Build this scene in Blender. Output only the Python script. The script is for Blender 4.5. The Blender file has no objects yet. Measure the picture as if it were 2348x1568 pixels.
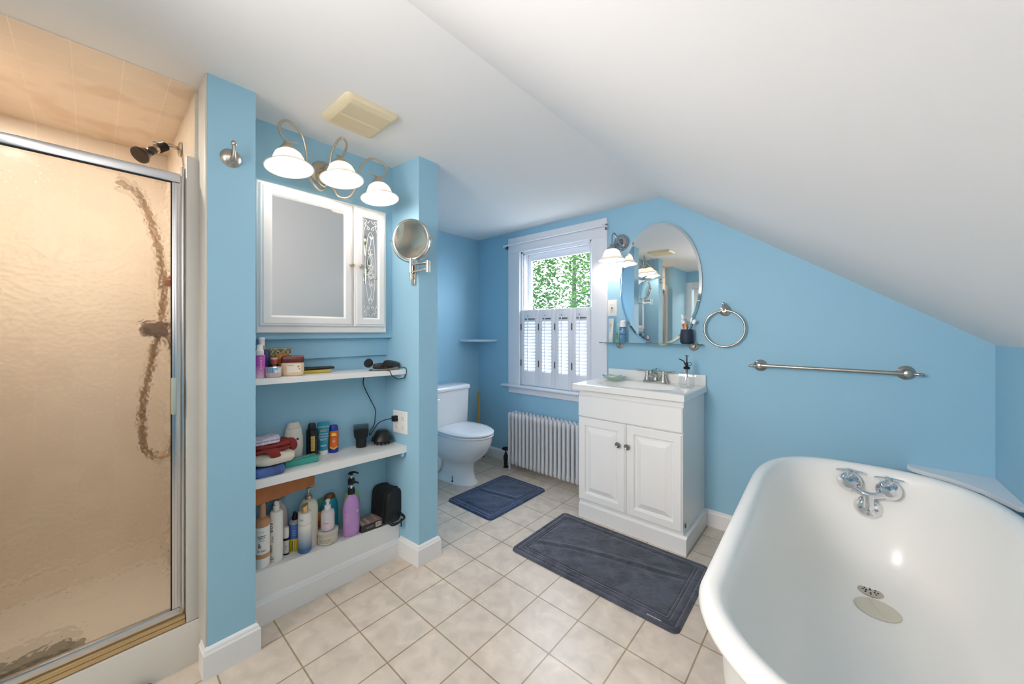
import bpy, bmesh, math, random
from math import sin, cos, pi, radians, sqrt
from mathutils import Vector, Matrix
random.seed(7)
S = bpy.context.scene
COL = S.collection
# ------------------------------------------------------------------ camera
cam = bpy.data.cameras.new('camera'); cam.sensor_width = 36.0; cam.sensor_fit = 'HORIZONTAL'
cam.lens = 36.0 * 844.0 / 2348.0; cam.shift_y = -25.0 / 2348.0; cam.clip_start = 0.02
camo = bpy.data.objects.new('camera', cam); COL.objects.link(camo)
camo.location = (0, 0, 1.2); camo.rotation_euler = (pi/2, 0, 0.7208)
S.camera = camo
# ------------------------------------------------------------------ world, exposure
w = bpy.data.worlds.new('sky'); S.world = w; w.use_nodes = True
nt = w.node_tree; bg = nt.nodes['Background']
bg.inputs[0].default_value = (0.78, 0.85, 1.0, 1); bg.inputs[1].default_value = 17.0
S.view_settings.view_transform = 'Standard'; S.view_settings.look = 'None'
S.view_settings.gamma = 1.0; S.view_settings.use_curve_mapping = False
S.view_settings.exposure = 0.56
S.cycles.max_bounces = 10; S.cycles.diffuse_bounces = 7; S.cycles.glossy_bounces = 5
S.cycles.transmission_bounces = 8; S.cycles.sample_clamp_indirect = 4.0
BULB = 20.0       # radiance of the lamp bulbs
SCONCE = 50.0    # radiance of the stronger bulb in the lamp by the oval mirror
FILL_DOME = 4.0       # radiance of the fill dome added on the ceiling behind the camera
def area_light(name, loc, rot, sx, sy, watts, color):
    l = bpy.data.lights.new(name, 'AREA'); l.shape = 'RECTANGLE'; l.size = sx; l.size_y = sy
    l.energy = watts; l.color = color
    o = bpy.data.objects.new(name, l); COL.objects.link(o); o.location = loc; o.rotation_euler = rot
    return o
area_light('bounce_fill', (-0.35, -0.25, 1.35), (radians(180), 0, 0), 0.5, 0.5, 1.0, (1.0, 0.93, 0.91))     # fill light added in place of a flash, bounced off the ceiling
fl = area_light('soft_fill', (-0.78, -0.62, 1.55), (radians(90), 0, radians(-17)), 0.6, 0.7, 13.0, (1.0, 0.93, 0.91))   # soft fill light added behind the camera to even out the room
fl.data.spread = radians(125)
area_light('hall_fill', (-1.2, -1.7, 2.05), (0, 0, 0), 0.6, 0.6, 25.0, (1.0, 0.95, 0.88))                       # fill light added in the unseen hall behind the camera
area_light('shower_fill', (-2.10, -0.262, 2.088), (0, 0, 0), 0.06, 0.06, 6.5, (1.0, 0.93, 0.84))            # small fill light added out of view to brighten the shower
pl = bpy.data.lights.new('window_portal', 'AREA'); pl.shape = 'RECTANGLE'; pl.size = 0.72; pl.size_y = 1.18; pl.cycles.is_portal = True
po = bpy.data.objects.new('window_portal', pl); COL.objects.link(po); po.location = (-1.749, 2.655, 1.32); po.rotation_euler = (radians(-90), 0, 0)

# ------------------------------------------------------------------ materials
def srgb(c):
    return tuple(((x/255.0)/12.92 if x/255.0 <= 0.04045 else ((x/255.0+0.055)/1.055)**2.4) for x in c) + (1,)
MATS = {}
def mat(name, rgb, rough=0.5, metal=0.0, spec=0.5, trans=0.0, coat=0.0, emit=None, es=0.0, ior=1.45,
        noise=0.0, nscale=20.0, bump=0.0, bscale=200.0, sss=0.0, alpha=1.0):
    if name in MATS: return MATS[name]
    m = bpy.data.materials.new(name); m.use_nodes = True; N = m.node_tree.nodes; L = m.node_tree.links
    p = N['Principled BSDF']; c = srgb(rgb)
    p.inputs['Base Color'].default_value = c; p.inputs['Roughness'].default_value = rough
    p.inputs['Metallic'].default_value = metal; p.inputs['Specular IOR Level'].default_value = spec
    p.inputs['Transmission Weight'].default_value = trans; p.inputs['Coat Weight'].default_value = coat
    p.inputs['IOR'].default_value = ior; p.inputs['Alpha'].default_value = alpha
    if emit: p.inputs['Emission Color'].default_value = srgb(emit); p.inputs['Emission Strength'].default_value = es
    if noise or bump:
        tc = N.new('ShaderNodeTexCoord')
    if noise:
        n = N.new('ShaderNodeTexNoise'); n.inputs['Scale'].default_value = nscale; n.inputs['Detail'].default_value = 5
        r = N.new('ShaderNodeValToRGB'); k = noise
        r.color_ramp.elements[0].position = 0.3; r.color_ramp.elements[1].position = 0.7
        r.color_ramp.elements[0].color = tuple(x*(1-k) for x in c[:3])+(1,)
        r.color_ramp.elements[1].color = tuple(min(1, x*(1+k)) for x in c[:3])+(1,)
        L.new(tc.outputs['Object'], n.inputs['Vector']); L.new(n.outputs['Fac'], r.inputs[0]); L.new(r.outputs[0], p.inputs['Base Color'])
    if bump:
        n2 = N.new('ShaderNodeTexNoise'); n2.inputs['Scale'].default_value = bscale; n2.inputs['Detail'].default_value = 3
        b = N.new('ShaderNodeBump'); b.inputs['Strength'].default_value = bump; b.inputs['Distance'].default_value = 0.002
        L.new(tc.outputs['Object'], n2.inputs['Vector']); L.new(n2.outputs['Fac'], b.inputs['Height']); L.new(b.outputs[0], p.inputs['Normal'])
    MATS[name] = m; return m
def tile_mat(name, tile, grout, size, mortar, loc, rough, axes='xy', mott=0.05, mscale=9.0, stain=None):
    m = bpy.data.materials.new(name); m.use_nodes = True; N = m.node_tree.nodes; L = m.node_tree.links
    p = N['Principled BSDF']; p.inputs['Roughness'].default_value = rough
    tc = N.new('ShaderNodeTexCoord'); sep = N.new('ShaderNodeSeparateXYZ'); cmb = N.new('ShaderNodeCombineXYZ')
    L.new(tc.outputs['Object'], sep.inputs[0])
    for i, a in enumerate(axes):
        ad = N.new('ShaderNodeMath'); ad.operation = 'ADD'; ad.inputs[1].default_value = 20*size - loc[i]
        L.new(sep.outputs['xyz'.index(a)], ad.inputs[0]); L.new(ad.outputs[0], cmb.inputs[i])
    br = N.new('ShaderNodeTexBrick'); br.offset = 0.0; br.squash = 1.0
    br.inputs['Scale'].default_value = 1.0; br.inputs['Brick Width'].default_value = size
    br.inputs['Row Height'].default_value = size; br.inputs['Mortar Size'].default_value = mortar
    br.inputs['Mortar Smooth'].default_value = 0.2
    c = srgb(tile); k = 0.025
    br.inputs['Color1'].default_value = tuple(x*(1-k) for x in c[:3])+(1,)
    br.inputs['Color2'].default_value = tuple(min(1, x*(1+k)) for x in c[:3])+(1,)
    br.inputs['Mortar'].default_value = srgb(grout)
    L.new(cmb.outputs[0], br.inputs['Vector'])
    n = N.new('ShaderNodeTexNoise'); n.inputs['Scale'].default_value = mscale; n.inputs['Detail'].default_value = 6; n.inputs['Distortion'].default_value = 0.6
    L.new(tc.outputs['Object'], n.inputs['Vector'])
    mr = N.new('ShaderNodeMapRange'); mr.inputs[1].default_value = 0.3; mr.inputs[2].default_value = 0.7
    mr.inputs[3].default_value = 1-mott; mr.inputs[4].default_value = 1+mott*0.6
    L.new(n.outputs['Fac'], mr.inputs[0])
    mx = N.new('ShaderNodeMix'); mx.data_type = 'RGBA'; mx.blend_type = 'MULTIPLY'; mx.inputs[0].default_value = 1
    L.new(br.outputs['Color'], mx.inputs[6]); L.new(mr.outputs[0], mx.inputs[7])
    out = mx.outputs[2]
    if stain:
        n3 = N.new('ShaderNodeTexNoise'); n3.inputs['Scale'].default_value = 5.0; n3.inputs['Detail'].default_value = 2
        L.new(tc.outputs['Object'], n3.inputs['Vector'])
        m3 = N.new('ShaderNodeMapRange'); m3.inputs[1].default_value = 0.56; m3.inputs[2].default_value = 0.66; m3.inputs[3].default_value = 0; m3.inputs[4].default_value = 0.35
        L.new(n3.outputs['Fac'], m3.inputs[0])
        mx2 = N.new('ShaderNodeMix'); mx2.data_type = 'RGBA'; L.new(m3.outputs[0], mx2.inputs[0]); L.new(out, mx2.inputs[6]); mx2.inputs[7].default_value = srgb(stain)
        out = mx2.outputs[2]
    L.new(out, p.inputs['Base Color'])
    b = N.new('ShaderNodeBump'); b.inputs['Strength'].default_value = 0.35; b.inputs['Distance'].default_value = 0.002; b.invert = True
    L.new(br.outputs['Fac'], b.inputs['Height']); L.new(b.outputs[0], p.inputs['Normal'])
    MATS[name] = m; return m
BLUE = mat('blue_paint', (151, 194, 215), 0.55, spec=0.3, bump=0.08, bscale=350)
WHITE_CEIL = mat('ceiling_paint', (232, 231, 230), 0.8, spec=0.2, bump=0.05, bscale=300)
TRIM = mat('white_trim', (232, 231, 230), 0.32, spec=0.45)
WHITE = mat('white_lacquer', (236, 235, 233), 0.28)
PORC = mat('porcelain', (238, 238, 238), 0.07, coat=0.4)
ENAMEL = mat('tub_enamel', (238, 236, 231), 0.28, coat=0.1)
NICKEL = mat('brushed_nickel', (186, 178, 168), 0.3, metal=1.0)
CHROME = mat('chrome', (225, 225, 228), 0.06, metal=1.0)
ALU = mat('aluminium', (205, 206, 208), 0.25, metal=1.0)
MIRROR = mat('mirror_glass', (238, 240, 240), 0.01, metal=1.0)
BLACKP = mat('black_plastic', (22, 22, 24), 0.3)
BLACKM = mat('black_rubber', (16, 16, 17), 0.6)
IRON = mat('dark_iron', (28, 27, 27), 0.5)
FLOOR_T = tile_mat('floor_tile', (212, 198, 182), (158, 138, 112), 0.2084, 0.0030, (0.0323, 0.0776), 0.3, mott=0.15, mscale=14.0)
SH_XY = tile_mat('shower_tile_ceiling', (226, 210, 190), (236, 222, 206), 0.1145, 0.0016, (-1.768, -0.047), 0.22, 'xy', mott=0.03, stain=(196, 164, 128))
SH_YZ = tile_mat('shower_tile_back', (228, 215, 198), (238, 227, 212), 0.1145, 0.0016, (-0.047, 2.095), 0.22, 'yz', mott=0.03)
SH_XZ = tile_mat('shower_tile_side', (228, 215, 198), (238, 227, 212), 0.1145, 0.0016, (-1.768, 2.095), 0.22, 'xz', mott=0.03)

# ------------------------------------------------------------------ mesh builder
class MB:
    def __init__(s, M=None): s.bm = bmesh.new(); s.M = M or Matrix.Identity(4)
    def _v(s, co): return s.bm.verts.new(s.M @ Vector(co))
    def box(s, x0, x1, y0, y1, z0, z1, b=0.0, seg=2):
        t = bmesh.new(); vs = [t.verts.new((x, y, z)) for x in (x0, x1) for y in (y0, y1) for z in (z0, z1)]
        for f in ((0,1,3,2),(4,6,7,5),(0,4,5,1),(2,3,7,6),(0,2,6,4),(1,5,7,3)): t.faces.new([vs[i] for i in f])
        if b > 0:
            bmesh.ops.bevel(t, geom=list(t.edges), offset=min(b, 0.49*min(abs(x1-x0), abs(y1-y0), abs(z1-z0))), segments=seg, affect='EDGES', profile=0.5)
        s.add(t); return s
    def add(s, t, M=None):
        mp = {}
        MM = s.M @ M if M else s.M
        for v in t.verts: mp[v] = s.bm.verts.new(MM @ v.co)
        for f in t.faces:
            try: s.bm.faces.new([mp[v] for v in f.verts])
            except ValueError: pass
        t.free(); return s
    def rings(s, rings, cap0=True, cap1=True, closed=True):
        R = [[s._v(p) for p in r] for r in rings]
        n = len(R[0])
        for a, b in zip(R[:-1], R[1:]):
            for i in range(n if closed else n-1):
                j = (i+1) % n
                try: s.bm.faces.new((a[i], a[j], b[j], b[i]))
                except ValueError: pass
        if cap0 and closed:
            try: s.bm.faces.new(list(reversed(R[0])))
            except ValueError: pass
        if cap1 and closed:
            try: s.bm.faces.new(R[-1])
            except ValueError: pass
        return s
    def lathe(s, prof, c=(0,0,0), axis='z', seg=28, sx=1.0, sy=1.0, n=2.0):
        c = Vector(c); rr = []
        for r, h in prof:
            r = max(r, 1e-5); ring = []
            for k in range(seg):
                a = 2*pi*k/seg; ca, sa = cos(a), sin(a)
                if n != 2.0:
                    ca = math.copysign(abs(ca)**(2/n), ca); sa = math.copysign(abs(sa)**(2/n), sa)
                p, q = r*ca*sx, r*sa*sy
                if axis == 'z': v = Vector((p, q, h))
                elif axis == 'x': v = Vector((h, p, q))
                elif axis == 'y': v = Vector((q, h, p))
                else: v = axis @ Vector((p, q, h))
                ring.append(c+v)
            rr.append(ring)
        return s.rings(rr)
    def tube(s, pts, r, seg=10, closed=False, sub=6, smooth=True):
        P = [Vector(p) for p in pts]
        if smooth and len(P) > 2:
            Q = []; n = len(P)
            for i in range(n if closed else n-1):
                p0 = P[(i-1) % n] if closed or i > 0 else P[0]; p1 = P[i]; p2 = P[(i+1) % n]
                p3 = P[(i+2) % n] if closed or i+2 < n else P[-1]
                for k in range(sub):
                    t = k/sub
                    Q.append(0.5*((2*p1)+(-p0+p2)*t+(2*p0-5*p1+4*p2-p3)*t*t+(-p0+3*p1-3*p2+p3)*t**3))
            if not closed: Q.append(P[-1])
            rs = None
            if isinstance(r, (list, tuple)):
                rs = []
                m = len(r)
                for i in range(len(Q)):
                    f = i/(len(Q)-1)*(m-1); k = min(int(f), m-2); rs.append(r[k]+(r[k+1]-r[k])*(f-k))
            P = Q
        else: rs = list(r) if isinstance(r, (list, tuple)) else None
        n = len(P); rr = []; up = None
        for i in range(n):
            t = (P[(i+1) % n]-P[i-1]) if closed else (P[min(i+1, n-1)]-P[max(i-1, 0)])
            t.normalize()
            if up is None:
                up = Vector((0,0,1)) if abs(t.z) < 0.9 else Vector((1,0,0))
            up = (up-t*up.dot(t)).normalized(); sd = t.cross(up)
            ra = rs[i] if rs else r
            rr.append([P[i]+(up*cos(2*pi*k/seg)+sd*sin(2*pi*k/seg))*ra for k in range(seg)])
        if closed: rr.append(rr[0])
        return s.rings(rr, cap0=not closed, cap1=not closed)
    def sphere(s, c, r, sx=1, sy=1, sz=1, seg=20, rg=12):
        c = Vector(c); pr = [(r*sin(pi*i/rg), -r*cos(pi*i/rg)) for i in range(rg+1)]
        rr = [[c+Vector((p*cos(2*pi*k/seg)*sx, p*sin(2*pi*k/seg)*sy, h*sz)) for k in range(seg)] for p, h in [(max(a, 1e-5), b) for a, b in pr]]
        return s.rings(rr)
    def prism(s, pts, h0, h1, axis='z'):
        f = {'z': lambda p, h: (p[0], p[1], h), 'x': lambda p, h: (h, p[0], p[1]), 'y': lambda p, h: (p[0], h, p[1])}[axis]
        return s.rings([[f(p, h0) for p in pts], [f(p, h1) for p in pts]])
    def rectloft(s, a0, a1, b0, b1, levels, axis):
        # nested rectangles in plane (a,b): levels = (inset, height along axis)
        rr = []
        for ins, h in levels:
            q = [(a0+ins, b0+ins), (a1-ins, b0+ins), (a1-ins, b1-ins), (a0+ins, b1-ins)]
            f = {'x': lambda p: (h, p[0], p[1]), 'y': lambda p: (p[0], h, p[1]), 'z': lambda p: (p[0], p[1], h)}[axis]
            rr.append([f(p) for p in q])
        return s.rings(rr)
    def quad(s, *pts):
        s.bm.faces.new([s._v(p) for p in pts]); return s
    def build(s, name, m, parent=None, smooth=True, angle=35):
        bmesh.ops.recalc_face_normals(s.bm, faces=list(s.bm.faces))
        me = bpy.data.meshes.new(name); s.bm.to_mesh(me); s.bm.free()
        mm = m if isinstance(m, (list, tuple)) else [m]
        for x in mm: me.materials.append(x)
        if smooth:
            me.shade_smooth() if hasattr(me, 'shade_smooth') else None
            me.set_sharp_from_angle(angle=radians(angle))
        o = bpy.data.objects.new(name, me); COL.objects.link(o)
        if parent: o.parent = parent
        return o
def thing(name, label, cat, loc=(0,0,0), rz=0.0, group=None):
    o = bpy.data.objects.new(name, None); COL.objects.link(o); o.empty_display_size = 0.05
    o.location = loc; o.rotation_euler = (0, 0, rz); o['label'] = label; o['category'] = cat
    if group: o['group'] = group
    return o
def tag(o, label, cat, group=None, loc=None):
    o['label'] = label; o['category'] = cat
    if group: o['group'] = group
    if loc is not None: o.location = loc
    return o
def struct(o, label=None):
    o['kind'] = 'structure'
    if label: o['label'] = label; 
    return o
def copy_tree(o, parent=None):
    c = o.copy(); COL.objects.link(c); c.parent = parent
    for ch in list(o.children): copy_tree(ch, c)
    return c
def text_mesh(txt, size, name, m, parent, place, align='CENTER', extr=0.0):
    """place(x, y, depth) -> Vector; x to the right, y up"""
    cu = bpy.data.curves.new('lettering', 'FONT'); cu.body = txt; cu.size = size; cu.align_x = align; cu.align_y = 'CENTER'
    cu.resolution_u = 3
    ob = bpy.data.objects.new('lettering', cu); COL.objects.link(ob)
    dg = bpy.context.evaluated_depsgraph_get(); me = bpy.data.meshes.new_from_object(ob.evaluated_get(dg))
    bpy.data.objects.remove(ob); bpy.data.curves.remove(cu)
    for v in me.vertices: v.co = place(v.co.x, v.co.y)
    me.name = name; me.materials.clear(); me.materials.append(m)
    o = bpy.data.objects.new(name, me); COL.objects.link(o); o.parent = parent
    return o
def cyl_place(r, z, ang, vertical=False, sx=1.0, sy=1.0):
    def f(x, y):
        if vertical: x, y = y*1.0, x
        a = ang + x/r
        return Vector((r*cos(a)*sx, r*sin(a)*sy, z+y))
    return f
def cyl_patch(mb, r, a0, a1, z0, z1, n=10, sx=1.0, sy=1.0):
    mb.rings([[(r*cos(a0+(a1-a0)*k/n)*sx, r*sin(a0+(a1-a0)*k/n)*sy, z) for k in range(n+1)] for z in (z0, z1)], closed=False)
    return mb
FACE = radians(-22)    # direction from the shelf things to the viewer side

# ================================================================== ROOM
XL, YW, ZC = -2.655, 2.515, 2.095      # wall behind toilet, window wall, flat ceiling
XK, XCR, ZK = 0.508, -0.872, 1.14      # knee wall, ceiling crease, knee height
YB = -0.95                             # wall behind the camera
# floor
o = MB().box(XL-0.1, XK+0.1, YB-1.6, YW+0.1, -0.05, 0.0).build('floor', FLOOR_T, smooth=False); struct(o)
# flat ceiling and slope in one continuous ceiling
mb = MB()
sl = (ZC-ZK)/(XK-XCR)
pts = [(XL-0.1, ZC), (XCR, ZC), (XK+0.12, ZK-sl*0.12), (XK+0.12, ZK-sl*0.12+0.1), (XCR+0.02, ZC+0.1), (XL-0.1, ZC+0.1)]
mb.prism(pts, YB-1.6, YW+0.02, 'y')
struct(mb.build('ceiling', WHITE_CEIL, smooth=False))
# window wall with opening
WX0, WX1, WZ0, WZ1 = -2.100, -1.398, 0.735, 1.90
mb = MB()
mb.box(XL-0.1, WX0, YW, YW+0.12, 0, ZC+0.1); mb.box(WX1, XCR, YW, YW+0.12, 0, ZC+0.05)
mb.box(WX0, WX1, YW, YW+0.12, 0, WZ0); mb.box(WX0, WX1, YW, YW+0.12, WZ1, ZC+0.1)
mb.prism([(XCR, 0), (XK+0.1, 0), (XK+0.1, ZK-sl*0.1+0.05), (XCR, ZC+0.05)], YW, YW+0.12, 'y')
struct(mb.build('wall_back', BLUE, smooth=False))
# knee wall right
struct(MB().box(XK, XK+0.1, YB, YW+0.05, 0, ZK+0.02).build('wall_right', BLUE, smooth=False))
# wall behind toilet
struct(MB().box(XL-0.1, XL, 1.22, YW+0.05, 0, ZC+0.02).build('wall_left', BLUE, smooth=False))
# right pillar / partition between niche and toilet space (side face very slightly splayed)
PRX, PLX = -1.600, -1.635
mb = MB()
mb.prism([(PRX, 1.100), (PRX, 1.218), (XL, 1.218), (XL, 1.075), (-1.93, 1.075), (-1.89, 1.080)], 0, ZC+0.01, 'z')
struct(mb.build('wall_partition', BLUE, smooth=False))
# left pillar between shower and niche
mb = MB().box(-2.62, PLX, 0.262, 0.403, 0, ZC+0.01)
struct(mb.build('wall_pillar', BLUE, smooth=False))
# niche back walls: upper wall, stepped header, deep back
mb = MB()
mb.box(-2.0, -1.83, 0.40, 1.085, 1.165, ZC+0.01)
mb.box(-2.0, -1.868, 0.40, 1.083, 1.070, 1.166)
mb.box(-2.0, -1.890, 0.40, 1.083, 0.0, 1.071)
struct(mb.build('wall_niche', BLUE, smooth=False))
# niche base (white boxed ledge) with moulded foot board
def zl(Y, k):
    return {'L': 0.220-0.040*(Y-0.42)/0.67, '2': 0.615-0.020*(Y-0.42)/0.67, '1': 1.012-0.015*(Y-0.42)/0.67}[k]
mb = MB()
mb.rings([[(x, y, 0.0) for x, y in ((-1.89, .403), (-1.765, .403), (-1.765, 1.088), (-1.89, 1.081))],
          [(x, y, zl(y, 'L')) for x, y in ((-1.89, .403), (-1.765, .403), (-1.765, 1.088), (-1.89, 1.081))]])
struct(mb.build('trim_1', TRIM, smooth=False), 'white boxed ledge at the foot of the niche')
def bb_profile(h, t):
    return [(0, 0), (t, 0), (t, h*0.80), (t*0.75, h*0.86), (t*0.6, h*0.93), (t*0.25, h*0.985), (0, h)]
def baseboard(name, path, h=0.10, t=0.014, hs=None):
    """path = list of (x,y) on the wall face; board to the left-hand normal side"""
    P = [Vector(p) for p in path]; prof = bb_profile(h, t); rr = []
    for i, p in enumerate(P):
        d0 = (P[i]-P[i-1]).normalized() if i else None
        d1 = (P[i+1]-P[i]).normalized() if i < len(P)-1 else None
        if d0 and d1:
            n0 = Vector((-d0.y, d0.x)); n1 = Vector((-d1.y, d1.x)); n = (n0+n1); n = n/(n.dot(n0))
        else:
            d = d0 or d1; n = Vector((-d.y, d.x))
        k = hs[i]/h if hs else 1.0
        rr.append([(p.x+n.x*a, p.y+n.y*a, z*k) for a, z in prof])
    o = MB().rings(rr).build(name, TRIM, smooth=False); return struct(o)
baseboard('baseboard_niche', [(-1.765, 1.088), (-1.765, 0.403)], h=0.098, t=0.014, hs=[0.090, 0.107])
baseboard('baseboard_pillar', [(-1.765, 0.403), (-1.635, 0.403), (-1.635, 0.262), (-1.70, 0.262)], h=0.105)
baseboard('baseboard_partition', [(PRX-0.3, 1.218), (PRX, 1.218), (PRX, 1.100), (-1.752, 1.0905)], h=0.105)
baseboard('baseboard_back', [(-1.27, YW), (-2.64, YW)], h=0.10)
baseboard('baseboard_right', [(XK, YW), (-0.605, YW)], h=0.10)
baseboard('baseboard_left', [(XL, YW), (XL, 1.23)], h=0.10)
# rear wall with doorway and hall
mb = MB()
mb.box(XL, -1.62, YB-0.1, YB, 0, ZC+0.05); mb.box(-0.80, XK+0.1, YB-0.1, YB, 0, ZC+0.05); mb.box(-1.62, -0.80, YB-0.1, YB, 1.84, ZC+0.05)
struct(mb.build('wall_front', BLUE, smooth=False))
struct(MB().box(XL, XK+0.1, YB-1.6, YB-1.5, 0, ZC+0.05).box(XL-0.02, XL+0.08, YB-1.6, YB-0.1, 0, ZC).box(XK, XK+0.1, YB-1.6, YB-0.1, 0, ZC)
       .build('wall_hall', mat('hall_paint', (196, 194, 188), 0.7), smooth=False))
mb = MB()
for x0, x1, z0, z1 in ((-1.71, -1.62, 0, 1.93), (-0.80, -0.71, 0, 1.93), (-1.62, -0.80, 1.84, 1.93)):
    mb.box(x0, x1, YB, YB+0.018, z0, z1, 0.003)
struct(mb.build('door_1', TRIM), 'white casing around the open doorway')
# left wall between shower and rear wall
struct(MB().box(-2.62, -1.70, YB, -0.31, 0, ZC+0.02).build('wall_entry', BLUE, smooth=False))

# ------------------------------------------------------------------ shower stall
XS, YS0, YS1, XSB = -1.765, -0.31, 0.262, -2.575
struct(MB().box(XSB, XS, YS0, YS1, ZC-0.004, ZC+0.02).build('ceiling_shower', SH_XY, smooth=False))
struct(MB().box(XSB-0.04, XSB, YS0, YS1, 0.03, ZC).build('wall_shower_back', SH_YZ, smooth=False))
struct(MB().box(XSB, XS-0.03, YS1-0.012, YS1, 0.03, ZC).box(XSB, XS-0.03, YS0, YS0+0.01, 0.03, ZC).build('wall_shower_side', SH_XZ, smooth=False))
SHW = mat('shower_acrylic', (214, 208, 198), 0.3)
mb = MB()
mb.box(XSB, XS-0.08, YS0+0.01, YS1-0.012, 0.0, 0.06, 0.01)
mb.rings([[(x, y, z) for x, z in ((XS+0.025, 0.0), (XS+0.022, 0.10), (XS+0.010, 0.142), (XS-0.03, 0.15), (XS-0.09, 0.15), (XS-0.10, 0.05), (XS-0.10, 0.0))] for y in (YS0+0.01, YS1-0.002)])
struct(mb.build('trim_2', SHW), 'pale acrylic shower base and curb')
mb = MB()
mb.box(XS-0.028, XS+0.006, 0.222, YS1+0.0, 0.146, 1.835, 0.004)
mb.box(XS+0.004, PLX-0.004, YS1-0.006, YS1+0.001, 0.0, ZC-0.001, 0.001)
struct(mb.build('trim_3', mat('jamb_white', (206, 203, 196), 0.4)), 'white jamb strip beside the shower door')
struct(MB().box(XS-0.03, XS+0.006, YS0, YS0+0.06, 0.14, 1.835, 0.004).build('trim_4', SHW))
# obscure glass
def glass_obscure():
    m = bpy.data.materials.new('obscure_glass'); m.use_nodes = True; N = m.node_tree.nodes; L = m.node_tree.links
    out = N['Material Output']; N.remove(N['Principled BSDF'])
    tc = N.new('ShaderNodeTexCoord')
    v = N.new('ShaderNodeTexVoronoi'); v.feature = 'SMOOTH_F1'; v.inputs['Scale'].default_value = 75; v.inputs['Smoothness'].default_value = 0.6
    n = N.new('ShaderNodeTexNoise'); n.inputs['Scale'].default_value = 12; n.inputs['Detail'].default_value = 1
    mixv = N.new('ShaderNodeMix'); mixv.data_type = 'RGBA'; mixv.inputs[0].default_value = 0.03
    L.new(tc.outputs['Object'], n.inputs['Vector']); L.new(tc.outputs['Object'], mixv.inputs[6]); L.new(n.outputs['Color'], mixv.inputs[7]); L.new(mixv.outputs[2], v.inputs['Vector'])
    b = N.new('ShaderNodeBump'); b.inputs['Strength'].default_value = 0.55; b.inputs['Distance'].default_value = 0.004
    L.new(v.outputs['Distance'], b.inputs['Height'])
    r = N.new('ShaderNodeBsdfRefraction'); r.inputs['IOR'].default_value = 1.25; r.inputs['Roughness'].default_value = 0.08; r.inputs['Color'].default_value = (1, 0.985, 0.95, 1)
    g = N.new('ShaderNodeBsdfGlossy'); g.inputs['Roughness'].default_value = 0.12
    t = N.new('ShaderNodeBsdfTransparent'); t.inputs['Color'].default_value = (1, 0.985, 0.95, 1)
    L.new(b.outputs[0], r.inputs['Normal']); L.new(b.outputs[0], g.inputs['Normal'])
    m1 = N.new('ShaderNodeMixShader'); m1.inputs[0].default_value = 0.06; L.new(r.outputs[0], m1.inputs[1]); L.new(g.outputs[0], m1.inputs[2])
    m2 = N.new('ShaderNodeMixShader'); m2.inputs[0].default_value = 0.25; L.new(m1.outputs[0], m2.inputs[1]); L.new(t.outputs[0], m2.inputs[2])
    L.new(m2.outputs[0], out.inputs['Surface']); return m
XD = -1.79
sd = thing('shower_door', 'framed obscure glass shower door in silver aluminium', 'shower door', (XD, 0, 0))
def sbox(*a, **k): return MB().box(*a, **k)
DY0, DY1, DZ0, DZ1 = -0.23, 0.220, 0.152, 1.765
mb = MB()
# door leaf frame: top rail, hinge stile, free stile, bottom rail
mb.box(0.000, 0.022, DY0+0.02, DY1-0.012, DZ1-0.034, DZ1, 0.004)
mb.box(0.000, 0.022, DY0+0.02, DY0+0.046, DZ0+0.059, DZ1-0.035, 0.002)
mb.box(0.000, 0.022, DY1-0.036, DY1-0.012, DZ0+0.059, DZ1-0.035, 0.002)
mb.box(0.022, 0.0255, DY1-0.029, DY1-0.020, DZ0+0.060, DZ1-0.036, 0.0015)
mb.box(0.000, 0.022, DY0+0.02, DY1-0.012, DZ0+0.030, DZ0+0.058, 0.005)
mb.build('door_frame', ALU, sd)
mb = MB().box(-0.006, 0.012, DY1-0.010, DY1+0.001, DZ0, DZ1+0.03, 0.003).box(-0.006, 0.006, DY0, DY0+0.018, DZ0, DZ1+0.02, 0.003)
mb.build('side_post', ALU, sd)
mb = MB().box(0.022, 0.024, DY0+0.045, DY1-0.036, DZ1-0.040, DZ1-0.034).box(0.020, 0.0235, DY1-0.0385, DY1-0.036, DZ0+0.058, DZ1-0.036)
mb.build('gasket', BLACKM, sd)
mb = MB().box(0.0, 0.030, DY0, DY1, DZ0-0.004, DZ0+0.012, 0.003).box(0.008, 0.030, DY0, DY1, DZ0+0.012, DZ0+0.026, 0.004)
mb.build('threshold', mat('brass_stained_alu', (206, 176, 128), 0.35, metal=0.7), sd)
MB().box(0.008, 0.012, DY0+0.04, DY1-0.034, DZ0+0.05, DZ1-0.03).build('glass_pane', glass_obscure(), sd, smooth=False)
MB().box(0.022, 0.040, DY1-0.038, DY1-0.024, 0.905, 1.035, 0.003).build('handle', mat('grey_green_plastic', (170, 182, 174), 0.4), sd)
# ------------------------------------------------------------------ shower fittings
BROWNB = mat('oiled_black', (40, 30, 24), 0.35)
sh = thing('shower_sprayer', 'dark ribbed shower head on a short nickel wall arm', 'shower head', (-2.10, 0.250, 1.975))
MB().lathe([(0.0, 0), (0.030, 0), (0.032, -0.006), (0.020, -0.012), (0, -0.012)], axis='y').build('flange', NICKEL, sh)
MB().tube([(0, -0.008, 0), (0.004, -0.030, 0.002), (0.012, -0.048, -0.004), (0.022, -0.062, -0.018)], 0.0085).build('shower_arm', NICKEL, sh)
def dirM(a, b):
    z = (Vector(b)-Vector(a)).normalized(); x = z.orthogonal().normalized(); y = z.cross(x)
    return Matrix((x, y, z)).transposed()
a = Vector((0.016, -0.054, -0.010)); d = Vector((0.42, -0.62, -0.66)).normalized()
prof = []
for i in range(9): prof += [(0.018, i*0.0045), (0.015, i*0.0045+0.0022)]
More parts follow.
